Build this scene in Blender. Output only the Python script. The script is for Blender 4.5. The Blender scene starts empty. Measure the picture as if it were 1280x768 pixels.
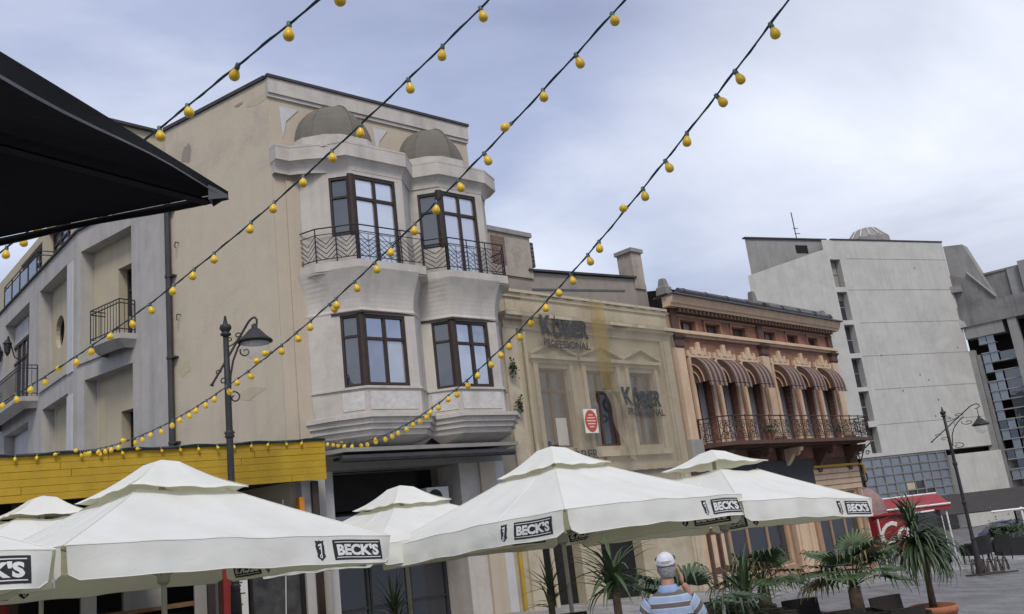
import bpy, bmesh, math, random
from mathutils import Vector, Matrix, noise as mnoise
R = math.radians
random.seed(7)
scn = bpy.context.scene
col = scn.collection
# ------------------------------------------------------------------ camera
CAM_H = 2.1
cam_d = bpy.data.cameras.new('camera'); cam = bpy.data.objects.new('camera', cam_d); col.objects.link(cam)
cam_d.sensor_width = 36.0; cam_d.lens = 36.0*1100/1280; cam_d.clip_start = 0.05; cam_d.clip_end = 4000
pitch = math.atan(.25); roll = math.atan(.121)
Fv = Vector((0, math.cos(pitch), math.sin(pitch))); r0 = Vector((1, 0, 0)); u0 = Vector((0, -math.sin(pitch), math.cos(pitch)))
Rv = r0*math.cos(roll)-u0*math.sin(roll); Uv = r0*math.sin(roll)+u0*math.cos(roll)
mt = Matrix((Rv, Uv, -Fv)).transposed().to_4x4(); mt.translation = (0, 0, CAM_H)
cam.matrix_world = mt
scn.camera = cam
# ------------------------------------------------------------------ sky: high broken overcast
SUN_EL, SUN_HEAD = R(50), R(170)      # heading clockwise from +Y
world = bpy.data.worlds.new('World'); scn.world = world; world.use_nodes = True
wn = world.node_tree.nodes; wl = world.node_tree.links; wn.clear()
def N(t, **k):
    n = wn.new(t)
    for a, b in k.items(): setattr(n, a, b)
    return n
wout = N('ShaderNodeOutputWorld'); wbg = N('ShaderNodeBackground'); wl.new(wbg.outputs[0], wout.inputs[0])
sky = N('ShaderNodeTexSky', sky_type='NISHITA', sun_disc=False, sun_elevation=SUN_EL, sun_rotation=SUN_HEAD, dust_density=2.5, air_density=1.2)
tc = N('ShaderNodeTexCoord'); sep = N('ShaderNodeSeparateXYZ'); wl.new(tc.outputs['Generated'], sep.inputs[0])
# project the direction on a flat cloud deck so clouds compress towards the horizon
mx = N('ShaderNodeMath', operation='MAXIMUM'); wl.new(sep.outputs[2], mx.inputs[0]); mx.inputs[1].default_value = 0.0
ad = N('ShaderNodeMath', operation='ADD'); wl.new(mx.outputs[0], ad.inputs[0]); ad.inputs[1].default_value = 0.22
dx = N('ShaderNodeMath', operation='DIVIDE'); wl.new(sep.outputs[0], dx.inputs[0]); wl.new(ad.outputs[0], dx.inputs[1])
dy = N('ShaderNodeMath', operation='DIVIDE'); wl.new(sep.outputs[1], dy.inputs[0]); wl.new(ad.outputs[0], dy.inputs[1])
cmb = N('ShaderNodeCombineXYZ'); wl.new(dx.outputs[0], cmb.inputs[0]); wl.new(dy.outputs[0], cmb.inputs[1])
mp = N('ShaderNodeMapping'); wl.new(cmb.outputs[0], mp.inputs[0]); mp.inputs['Scale'].default_value = (1.0, 1.25, 1); mp.inputs['Rotation'].default_value = (0, 0, R(25)); mp.inputs['Location'].default_value = (3.1, 1.7, 0)
n1 = N('ShaderNodeTexNoise'); wl.new(mp.outputs[0], n1.inputs[0]); n1.inputs['Scale'].default_value = 0.78; n1.inputs['Detail'].default_value = 8; n1.inputs['Roughness'].default_value = .53; n1.inputs['Distortion'].default_value = .35
n2 = N('ShaderNodeTexNoise'); wl.new(mp.outputs[0], n2.inputs[0]); n2.inputs['Scale'].default_value = 0.33; n2.inputs['Detail'].default_value = 4
cr = N('ShaderNodeValToRGB'); wl.new(n1.outputs[0], cr.inputs[0])
cr.color_ramp.elements[0].position = .33; cr.color_ramp.elements[0].color = (.205, .238, .37, 1)
cr.color_ramp.elements[1].position = .70; cr.color_ramp.elements[1].color = (.66, .70, .78, 1)
e = cr.color_ramp.elements.new(.5); e.color = (.325, .368, .52, 1)
cr2 = N('ShaderNodeValToRGB'); wl.new(n2.outputs[0], cr2.inputs[0])
cr2.color_ramp.elements[0].position = .35; cr2.color_ramp.elements[0].color = (.82, .83, .86, 1)
cr2.color_ramp.elements[1].position = .68; cr2.color_ramp.elements[1].color = (1.22, 1.2, 1.16, 1)
ml = N('ShaderNodeMix', data_type='RGBA', blend_type='MULTIPLY'); ml.inputs[0].default_value = 1
wl.new(cr.outputs[0], ml.inputs[6]); wl.new(cr2.outputs[0], ml.inputs[7])
sk = N('ShaderNodeMix', data_type='RGBA', blend_type='MULTIPLY'); sk.inputs[0].default_value = 1; wl.new(sky.outputs[0], sk.inputs[6]); sk.inputs[7].default_value = (.10, .092, .088, 1)
fin = N('ShaderNodeMix', data_type='RGBA'); fin.inputs[0].default_value = .84
wl.new(sk.outputs[2], fin.inputs[6]); wl.new(ml.outputs[2], fin.inputs[7])
# thinner, whiter cloud low over the street end
vd = N('ShaderNodeVectorMath', operation='DOT_PRODUCT'); wl.new(tc.outputs['Generated'], vd.inputs[0]); vd.inputs[1].default_value = Vector((math.sin(R(44)), math.cos(R(44)), .34)).normalized()
vm = N('ShaderNodeMapRange', interpolation_type='SMOOTHSTEP'); wl.new(vd.outputs['Value'], vm.inputs[0]); vm.inputs[1].default_value = .80; vm.inputs[2].default_value = 1.0
vn = N('ShaderNodeMath', operation='MULTIPLY'); wl.new(vm.outputs[0], vn.inputs[0]); wl.new(n1.outputs[0], vn.inputs[1])
vk = N('ShaderNodeMath', operation='MULTIPLY', use_clamp=True); wl.new(vn.outputs[0], vk.inputs[0]); vk.inputs[1].default_value = 1.42
f2 = N('ShaderNodeMix', data_type='RGBA'); wl.new(vk.outputs[0], f2.inputs[0]); wl.new(fin.outputs[2], f2.inputs[6]); f2.inputs[7].default_value = (.76, .79, .84, 1)
wl.new(f2.outputs[2], wbg.inputs[0]); wbg.inputs[1].default_value = 1.0
# ------------------------------------------------------------------ the veiled sun
sl = bpy.data.lights.new('sun', 'SUN'); sl.energy = 1.5; sl.angle = R(18); sl.color = (1, .94, .85)
so = bpy.data.objects.new('sun', sl); col.objects.link(so)
sd = Vector((math.sin(SUN_HEAD)*math.cos(SUN_EL), math.cos(SUN_HEAD)*math.cos(SUN_EL), math.sin(SUN_EL)))
so.rotation_euler = sd.to_track_quat('Z', 'Y').to_euler(); so.location = (0, 0, 40)
vs = scn.view_settings; vs.view_transform = 'Standard'; vs.look = 'None'; vs.exposure = 0.58; vs.gamma = 1.0
scn.render.film_transparent = False
scn.cycles.max_bounces = 8; scn.cycles.transparent_max_bounces = 16

# ------------------------------------------------------------------ materials
def _mat(name):
    m = bpy.data.materials.new(name); m.use_nodes = True
    nt = m.node_tree; b = nt.nodes['Principled BSDF']
    return m, nt, b
def nd(nt, t, **k):
    n = nt.nodes.new(t)
    for a, b in k.items(): setattr(n, a, b)
    return n
def coords(nt, space):
    if space == 'world': return nd(nt, 'ShaderNodeNewGeometry').outputs['Position']
    return nd(nt, 'ShaderNodeTexCoord').outputs['Object']
def c4(c): return (c[0], c[1], c[2], 1)
def surf(name, c1, c2=None, scale=3.0, rough=.85, bump=.0, bscale=60, streak=0.0, streakc=None, blotch=0.0, blotchc=None, bs=.6, space='world', spec=.3, metal=0.0):
    m, nt, b = _mat(name); L = nt.links
    P = coords(nt, space)
    n = nd(nt, 'ShaderNodeTexNoise'); L.new(P, n.inputs[0]); n.inputs['Scale'].default_value = scale; n.inputs['Detail'].default_value = 6; n.inputs['Roughness'].default_value = .62
    r = nd(nt, 'ShaderNodeMapRange'); L.new(n.outputs[0], r.inputs[0]); r.inputs[1].default_value = .32; r.inputs[2].default_value = .68
    mx = nd(nt, 'ShaderNodeMix', data_type='RGBA'); L.new(r.outputs[0], mx.inputs[0]); mx.inputs[6].default_value = c4(c1); mx.inputs[7].default_value = c4(c2 or [x*.85 for x in c1])
    out = mx.outputs[2]
    if blotch:
        n3 = nd(nt, 'ShaderNodeTexNoise'); L.new(P, n3.inputs[0]); n3.inputs['Scale'].default_value = bs; n3.inputs['Detail'].default_value = 8; n3.inputs['Roughness'].default_value = .7; n3.inputs['Distortion'].default_value = .6
        r3 = nd(nt, 'ShaderNodeMapRange'); L.new(n3.outputs[0], r3.inputs[0]); r3.inputs[1].default_value = .50; r3.inputs[2].default_value = .66; r3.inputs[4].default_value = blotch
        m3 = nd(nt, 'ShaderNodeMix', data_type='RGBA'); L.new(r3.outputs[0], m3.inputs[0]); L.new(out, m3.inputs[6]); m3.inputs[7].default_value = c4(blotchc or [x*.6 for x in c1]); out = m3.outputs[2]
    if streak:
        mp = nd(nt, 'ShaderNodeMapping'); L.new(P, mp.inputs[0]); mp.inputs['Scale'].default_value = (3.2, 3.2, .22)
        n4 = nd(nt, 'ShaderNodeTexNoise'); L.new(mp.outputs[0], n4.inputs[0]); n4.inputs['Scale'].default_value = 1.0; n4.inputs['Detail'].default_value = 5
        r4 = nd(nt, 'ShaderNodeMapRange'); L.new(n4.outputs[0], r4.inputs[0]); r4.inputs[1].default_value = .50; r4.inputs[2].default_value = .72; r4.inputs[4].default_value = streak
        m4 = nd(nt, 'ShaderNodeMix', data_type='RGBA'); L.new(r4.outputs[0], m4.inputs[0]); L.new(out, m4.inputs[6]); m4.inputs[7].default_value = c4(streakc or [x*.5 for x in c1]); out = m4.outputs[2]
    L.new(out, b.inputs['Base Color']); b.inputs['Roughness'].default_value = rough; b.inputs['Specular IOR Level'].default_value = spec; b.inputs['Metallic'].default_value = metal
    if bump:
        n2 = nd(nt, 'ShaderNodeTexNoise'); L.new(P, n2.inputs[0]); n2.inputs['Scale'].default_value = bscale; n2.inputs['Detail'].default_value = 4
        bp = nd(nt, 'ShaderNodeBump'); L.new(n2.outputs[0], bp.inputs['Height']); bp.inputs['Strength'].default_value = bump; bp.inputs['Distance'].default_value = .02
        L.new(bp.outputs[0], b.inputs['Normal'])
    return m
def glass(name, c, refl=.3, rough=.03, wob=.02):
    m, nt, b = _mat(name); L = nt.links
    b.inputs['Base Color'].default_value = c4(c); b.inputs['Roughness'].default_value = .35; b.inputs['Specular IOR Level'].default_value = .2
    g = nd(nt, 'ShaderNodeBsdfGlossy'); g.inputs['Roughness'].default_value = rough; g.inputs['Color'].default_value = (.86, .9, .95, 1)
    lw = nd(nt, 'ShaderNodeLayerWeight'); lw.inputs[0].default_value = .25
    mr = nd(nt, 'ShaderNodeMapRange'); L.new(lw.outputs['Fresnel'], mr.inputs[0]); mr.inputs[3].default_value = refl; mr.inputs[4].default_value = min(1, refl+.6)
    n = nd(nt, 'ShaderNodeTexNoise'); n.inputs['Scale'].default_value = 1.3; L.new(coords(nt, 'world'), n.inputs[0])
    bp = nd(nt, 'ShaderNodeBump'); bp.inputs['Strength'].default_value = wob*5; bp.inputs['Distance'].default_value = .05; L.new(n.outputs[0], bp.inputs['Height']); L.new(bp.outputs[0], g.inputs['Normal'])
    ms = nd(nt, 'ShaderNodeMixShader'); L.new(mr.outputs[0], ms.inputs[0]); L.new(b.outputs[0], ms.inputs[1]); L.new(g.outputs[0], ms.inputs[2])
    L.new(ms.outputs[0], nt.nodes['Material Output'].inputs[0]); return m
def cloth(name, c, trans=.35, tc_=None, dirt=None, space='object', alpha=None, bump=.25):
    m, nt, b = _mat(name); L = nt.links
    P = coords(nt, space)
    n = nd(nt, 'ShaderNodeTexNoise'); L.new(P, n.inputs[0]); n.inputs['Scale'].default_value = 1.7; n.inputs['Detail'].default_value = 7; n.inputs['Roughness'].default_value = .65
    r = nd(nt, 'ShaderNodeMapRange'); L.new(n.outputs[0], r.inputs[0]); r.inputs[1].default_value = .4; r.inputs[2].default_value = .72
    mx = nd(nt, 'ShaderNodeMix', data_type='RGBA'); L.new(r.outputs[0], mx.inputs[0]); mx.inputs[6].default_value = c4(c); mx.inputs[7].default_value = c4(dirt or [x*.88 for x in c])
    L.new(mx.outputs[2], b.inputs['Base Color']); b.inputs['Roughness'].default_value = .8; b.inputs['Specular IOR Level'].default_value = .15
    n2 = nd(nt, 'ShaderNodeTexNoise'); L.new(P, n2.inputs[0]); n2.inputs['Scale'].default_value = 6; n2.inputs['Detail'].default_value = 3; n2.inputs['Distortion'].default_value = 1.2
    bp = nd(nt, 'ShaderNodeBump'); bp.inputs['Strength'].default_value = bump; bp.inputs['Distance'].default_value = .03; L.new(n2.outputs[0], bp.inputs['Height']); L.new(bp.outputs[0], b.inputs['Normal'])
    t = nd(nt, 'ShaderNodeBsdfTranslucent'); t.inputs[0].default_value = c4(tc_ or c)
    ms = nd(nt, 'ShaderNodeMixShader'); ms.inputs[0].default_value = trans; L.new(b.outputs[0], ms.inputs[1]); L.new(t.outputs[0], ms.inputs[2])
    last = ms.outputs[0]
    if alpha is not None:
        tr = nd(nt, 'ShaderNodeBsdfTransparent'); ma = nd(nt, 'ShaderNodeMixShader')
        mr = nd(nt, 'ShaderNodeMapRange'); L.new(n.outputs[0], mr.inputs[0]); mr.inputs[1].default_value = .35; mr.inputs[2].default_value = .7; mr.inputs[3].default_value = alpha-.06; mr.inputs[4].default_value = alpha+.06
        L.new(mr.outputs[0], ma.inputs[0]); L.new(tr.outputs[0], ma.inputs[1]); L.new(last, ma.inputs[2]); last = ma.outputs[0]
    L.new(last, nt.nodes['Material Output'].inputs[0]); return m
def stripes(name, bands, period, axis='UV', rough=.85):   # bands: [(pos, colour)...] repeated along the V of the cloth
    m, nt, b = _mat(name); L = nt.links
    uv = nd(nt, 'ShaderNodeTexCoord'); s = nd(nt, 'ShaderNodeSeparateXYZ'); L.new(uv.outputs['UV'], s.inputs[0])
    d = nd(nt, 'ShaderNodeMath', operation='DIVIDE'); L.new(s.outputs[1], d.inputs[0]); d.inputs[1].default_value = period
    f = nd(nt, 'ShaderNodeMath', operation='FRACT'); L.new(d.outputs[0], f.inputs[0])
    cr = nd(nt, 'ShaderNodeValToRGB'); cr.color_ramp.interpolation = 'CONSTANT'; L.new(f.outputs[0], cr.inputs[0])
    els = cr.color_ramp.elements
    els[0].position, els[0].color = bands[0][0], c4(bands[0][1]); els[1].position, els[1].color = bands[1][0], c4(bands[1][1])
    for p, c in bands[2:]: q = els.new(p); q.color = c4(c)
    n = nd(nt, 'ShaderNodeTexNoise'); n.inputs['Scale'].default_value = 14; L.new(uv.outputs['Object'], n.inputs[0])
    mr = nd(nt, 'ShaderNodeMapRange'); L.new(n.outputs[0], mr.inputs[0]); mr.inputs[3].default_value = .8; mr.inputs[4].default_value = 1.15
    mm = nd(nt, 'ShaderNodeMix', data_type='RGBA', blend_type='MULTIPLY'); mm.inputs[0].default_value = 1; L.new(cr.outputs[0], mm.inputs[6]); L.new(mr.outputs[0], mm.inputs[7])
    L.new(mm.outputs[2], b.inputs['Base Color']); b.inputs['Roughness'].default_value = rough
    bp = nd(nt, 'ShaderNodeBump'); bp.inputs['Strength'].default_value = .3; bp.inputs['Distance'].default_value = .02; L.new(n.outputs[0], bp.inputs['Height']); L.new(bp.outputs[0], b.inputs['Normal'])
    return m
def brickmat(name, head, c1, c2, mortar, bw=.25, bh=.075):
    m, nt, b = _mat(name); L = nt.links
    P = coords(nt, 'world'); a = R(head)
    dt = nd(nt, 'ShaderNodeVectorMath', operation='DOT_PRODUCT'); L.new(P, dt.inputs[0]); dt.inputs[1].default_value = (math.sin(a), math.cos(a), 0)
    s = nd(nt, 'ShaderNodeSeparateXYZ'); L.new(P, s.inputs[0]); cb = nd(nt, 'ShaderNodeCombineXYZ'); L.new(dt.outputs['Value'], cb.inputs[0]); L.new(s.outputs[2], cb.inputs[1])
    br = nd(nt, 'ShaderNodeTexBrick'); L.new(cb.outputs[0], br.inputs[0]); br.inputs['Scale'].default_value = 1; br.inputs['Brick Width'].default_value = bw; br.inputs['Row Height'].default_value = bh; br.inputs['Mortar Size'].default_value = .008
    br.inputs['Color1'].default_value = c4(c1); br.inputs['Color2'].default_value = c4(c2); br.inputs['Mortar'].default_value = c4(mortar)
    n = nd(nt, 'ShaderNodeTexNoise'); L.new(P, n.inputs[0]); n.inputs['Scale'].default_value = 1.4; n.inputs['Detail'].default_value = 7
    mr = nd(nt, 'ShaderNodeMapRange'); L.new(n.outputs[0], mr.inputs[0]); mr.inputs[1].default_value = .3; mr.inputs[2].default_value = .7; mr.inputs[3].default_value = .62; mr.inputs[4].default_value = 1.2
    mm = nd(nt, 'ShaderNodeMix', data_type='RGBA', blend_type='MULTIPLY'); mm.inputs[0].default_value = 1; L.new(br.outputs[0], mm.inputs[6]); L.new(mr.outputs[0], mm.inputs[7])
    L.new(mm.outputs[2], b.inputs['Base Color']); b.inputs['Roughness'].default_value = .85
    bp = nd(nt, 'ShaderNodeBump'); bp.inputs['Strength'].default_value = .5; bp.inputs['Distance'].default_value = .01; L.new(br.outputs['Fac'], bp.inputs['Height']); bp.invert = True; L.new(bp.outputs[0], b.inputs['Normal'])
    return m
M = {}
M['stucco'] = surf('beige_stucco', (.51, .45, .345), (.475, .42, .325), 2.2, .92, .35, 45, .18, (.33, .29, .235), .45, (.33, .29, .235), .5)
M['baygrey'] = surf('pale_grey_render', (.52, .49, .445), (.45, .425, .385), 2.6, .9, .3, 40, .38, (.28, .26, .235), .5, (.31, .29, .265), .7)
M['relief'] = surf('worn_relief_panel', (.56, .55, .535), (.44, .43, .41), 5, .9, .9, 9, .3, (.34, .325, .30), .4, (.36, .34, .32), 1.5)
M['peach'] = surf('peach_render', (.47, .405, .315), (.43, .37, .29), 2.0, .92, .3, 40, .3, (.36, .30, .25))
M['dome'] = surf('weathered_dome_sheet', (.155, .143, .12), (.13, .12, .10), 2.5, .8, .25, 18, .45, (.10, .09, .075))
M['coping'] = surf('dark_coping', (.06, .058, .06), (.04, .04, .042), 4, .7)
M['brownwood'] = surf('dark_brown_window_wood', (.045, .032, .026), (.03, .022, .019), 9, .55, .2, 60)
M['iron'] = surf('black_wrought_iron', (.022, .022, .025), (.035, .033, .033), 12, .55, .2, 80)
M['rustiron'] = surf('dark_rusty_iron', (.03, .025, .023), (.06, .042, .032), 9, .7)
M['glass'] = glass('window_glass', (.03, .035, .045), .62)
M['skyrefl'] = glass('painted_sky_reflection_glass', (.55, .58, .62), .55)  # pale base colour paints a bright sky reflection into the door panes
M['glassdark'] = glass('dim_window_glass', (.02, .023, .03), .12)
M['glassb'] = glass('window_glass_dull', (.10, .11, .125), .38, .06, .05)
M['glassc'] = glass('window_glass_netcurtain', (.34, .35, .36), .40, .05, .04)
M['glassblock'] = glass('dirty_blue_panes', (.15, .18, .21), .16, .3, .05)
M['greyrender'] = surf('grey_blue_render', (.425, .41, .38), (.37, .355, .33), 2.4, .92, .3, 45, .35, (.19, .19, .195), .25, (.215, .22, .225), .8)
M['palerender'] = surf('pale_render_strip', (.53, .53, .53), (.47, .47, .47), 3, .92, .2, 45, .3, (.33, .33, .34))
M['yellowbeige'] = surf('yellowish_beige_render', (.46, .41, .295), (.42, .375, .27), 2.2, .92, .3, 45, .3, (.29, .265, .21))
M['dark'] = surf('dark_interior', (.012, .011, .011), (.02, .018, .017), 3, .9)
M['darkgrey'] = surf('dark_grey_panel', (.045, .046, .05), (.03, .031, .034), 5, .7)
M['kober'] = surf('crumbling_ochre_plaster', (.46, .405, .30), (.39, .345, .255), 3, .93, .6, 25, .32, (.28, .225, .15), .6, (.34, .275, .18), 1.1)
M['kobertrim'] = surf('worn_plaster_trim', (.50, .44, .33), (.43, .375, .28), 4, .93, .4, 30, .28, (.28, .235, .165), .45, (.30, .255, .185), 1.6)
M['gable'] = surf('grey_brown_gable_plaster', (.30, .265, .23), (.255, .225, .195), 2.4, .93, .4, 30, .4, (.19, .165, .145), .4, (.2, .175, .155), .8)
M['chimney'] = surf('pale_chimney_plaster', (.40, .355, .30), (.33, .29, .245), 3, .93, .5, 25, .3, None, .5, (.19, .135, .105), 1.8)
M['sootbrick'] = brickmat('exposed_chimney_brick', 45, (.20, .12, .09), (.15, .095, .075), (.24, .2, .17))
M['net'] = cloth('sun_bleached_netting', (.58, .52, .40), .4, (.52, .455, .33), (.50, .445, .335), 'world', .36)
M['netyellow'] = cloth('yellow_netting_strip', (.48, .37, .14), .4, (.45, .33, .12), (.42, .33, .15), 'world', .5)
M['netprint'] = surf('faded_grey_print', (.035, .038, .04), (.08, .08, .08), 14, .9)
M['brick'] = brickmat('red_brown_brick', 44.2, (.29, .125, .075), (.225, .098, .062), (.28, .175, .125))
M['cream'] = surf('orange_cream_plaster', (.60, .45, .315), (.52, .385, .265), 3, .9, .25, 40, .35, (.33, .22, .14), .3, (.38, .255, .16), 1.3)
M['creamdeep'] = surf('tan_plaster', (.36, .235, .15), (.30, .195, .13), 3, .9, .25, 40, .4, (.2, .13, .09))
M['brownorn'] = surf('dark_brown_ornament', (.115, .065, .048), (.08, .048, .038), 6, .85, .5, 22)
M['awn'] = stripes('striped_awning', [(0, (.085, .045, .034)), (.52, (.34, .28, .24)), (.64, (.11, .06, .045)), (.74, (.34, .28, .24)), (.86, (.085, .045, .034))], .27)
M['zinc'] = surf('grey_zinc', (.13, .135, .145), (.09, .095, .10), 3, .55, .1, 20, .4, (.06, .06, .065), metal=.3)
M['tile'] = surf('old_roof_tile', (.10, .075, .065), (.06, .05, .048), 9, .9, .6, 12)
M['concrete'] = surf('weathered_concrete', (.50, .50, .47), (.43, .43, .405), .8, .93, .3, 8, .35, (.33, .325, .305), .55, (.34, .335, .315), .22)
M['concdark'] = surf('dark_stained_concrete', (.24, .235, .225), (.17, .165, .16), .8, .93, .4, 6, .6, (.09, .088, .085), .6, (.12, .118, .115), .35)
M['concmid'] = surf('grey_concrete', (.30, .295, .28), (.23, .228, .218), .8, .93, .4, 6, .4, (.17, .17, .165))
M['yellow'] = surf('yellow_painted_plank', (.41, .268, .022), (.335, .215, .016), 3, .75, .3, 30, .5, (.27, .165, .02), .35, (.33, .21, .02), 1.5)
M['umb'] = cloth('off_white_canvas', (.87, .88, .85), .30, (.68, .65, .36), (.79, .80, .75), bump=.16)
M['umbpole'] = surf('beige_painted_pole', (.42, .41, .36), (.36, .35, .31), 5, .5)
M['print'] = surf('black_print', (.018, .018, .022), (.028, .028, .032), 12, .7)
M['printwhite'] = surf('off_white_print', (.70, .71, .69), (.62, .63, .61), 6, .8)
M['blackcloth'] = cloth('black_canvas', (.012, .012, .013), .015, (.02, .02, .02), (.016, .016, .017))
M['hem'] = surf('grey_hem_tape', (.12, .12, .125), (.09, .09, .095), 10, .6, space='object')
M['cable'] = surf('dark_green_cable', (.012, .035, .034), (.018, .045, .045), 10, .5)
M['bulb'] = surf('yellow_bulb_paint', (.74, .48, .022), (.68, .43, .018), 9, .35, spec=.5, space='object')
M['socket'] = surf('teal_grey_socket', (.11, .16, .17), (.07, .11, .12), 10, .5, space='object')
M['skin'] = surf('skin', (.46, .26, .185), (.40, .215, .15), 12, .55, .15, 90, space='object')
M['greyhair'] = surf('short_grey_hair', (.50, .49, .48), (.26, .25, .25), 60, .8, .8, 160, space='object')
M['capcloth'] = surf('white_cap', (.74, .74, .78), (.62, .62, .67), 22, .85, .4, 60, space='object')
M['navy'] = surf('dark_navy', (.02, .022, .035), (.03, .03, .045), 12, .8, space='object')
M['denim'] = surf('blue_grey_trousers', (.06, .075, .11), (.045, .055, .085), 20, .9, .3, 90, space='object')
M['shirt'] = stripes('striped_polo', [(0, (.13, .115, .105)), (.40, (.52, .56, .62)), (.46, (.31, .40, .55)), (.93, (.52, .56, .62))], .086)
M['shirtblue'] = surf('pale_blue_collar', (.30, .41, .62), (.25, .35, .55), 20, .85, space='object')
M['leafd'] = surf('dark_green_leaf', (.032, .058, .025), (.055, .085, .034), 3, .5, spec=.5, space='object')
M['leafm'] = surf('green_palm_leaf', (.05, .088, .032), (.075, .11, .045), 3, .5, spec=.5, space='object')
M['leafdry'] = surf('dry_leaf', (.24, .18, .09), (.17, .125, .065), 5, .8, space='object')
M['bark'] = surf('fibrous_bark', (.12, .085, .06), (.07, .05, .038), 14, .95, .8, 30, space='object')
M['terracotta'] = surf('terracotta', (.36, .15, .075), (.29, .115, .06), 6, .8, .2, 40, space='object')
M['soil'] = surf('soil', (.04, .03, .022), (.025, .02, .015), 20, .95, .8, 30, space='object')
M['rattan'] = surf('dark_rattan', (.035, .028, .024), (.018, .015, .013), 40, .6, 1.0, 90, space='object')
M['blackrattan'] = surf('black_rattan', (.014, .014, .015), (.025, .025, .026), 40, .6, .8, 90, space='object')
M['red'] = surf('red_panel', (.30, .02, .026), (.24, .016, .02), 4, .5, space='object')
M['redpost'] = surf('dark_red_post', (.25, .03, .025), (.2, .022, .02), 5, .6)
M['white'] = surf('white_paint', (.72, .72, .70), (.64, .64, .62), 5, .6, .1, 30)
M['brownroof'] = surf('brown_canopy_sheet', (.05, .042, .038), (.035, .03, .028), 1.5, .85, .2, 6)
M['carwhite'] = surf('white_car_paint', (.68, .69, .7), (.66, .67, .68), 2, .25, spec=.6, space='object')
M['carblue'] = surf('blue_car_paint', (.05, .11, .26), (.045, .10, .24), 2, .25, spec=.6, space='object')
M['tyre'] = surf('tyre_rubber', (.02, .02, .02), (.03, .03, .03), 20, .9, space='object')
M['orangebox'] = surf('orange_box', (.62, .22, .02), (.5, .18, .02), 6, .6)
M['woodshelf'] = surf('wood_shelf', (.22, .12, .06), (.16, .085, .045), 8, .7, .2, 40)
M['signred'] = surf('sign_red', (.50, .085, .04), (.43, .07, .035), 8, .5)
M['gaspipe'] = surf('yellow_gas_pipe', (.45, .30, .03), (.36, .24, .03), 8, .5)
M['blackboard'] = surf('scuffed_blackboard', (.035, .035, .037), (.09, .09, .095), 4, .8, 0, 1, .4, (.11, .11, .115))
def pave(name, c1, c2, mortar, bw, bh):
    m = brickmat(name, 44.2, c1, c2, mortar, bw, bh); nt = m.node_tree
    # on a floor the second brick axis runs across the street
    a = R(44.2+90); dt = nd(nt, 'ShaderNodeVectorMath', operation='DOT_PRODUCT'); nt.links.new(coords(nt, 'world'), dt.inputs[0]); dt.inputs[1].default_value = (math.sin(a), math.cos(a), 0)
    for n in nt.nodes:
        if n.type == 'COMBXYZ': nt.links.new(dt.outputs['Value'], n.inputs[1])
    return m
M['cobble'] = pave('small_grey_setts', (.21, .21, .215), (.165, .165, .172), (.10, .10, .10), .11, .11)
M['slabs'] = pave('pale_paving_slabs', (.30, .295, .29), (.255, .25, .245), (.15, .15, .15), .4, .4)
M['kerbstone'] = surf('kerb_stone', (.30, .30, .295), (.24, .24, .235), 3, .9, .3, 30)

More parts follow.
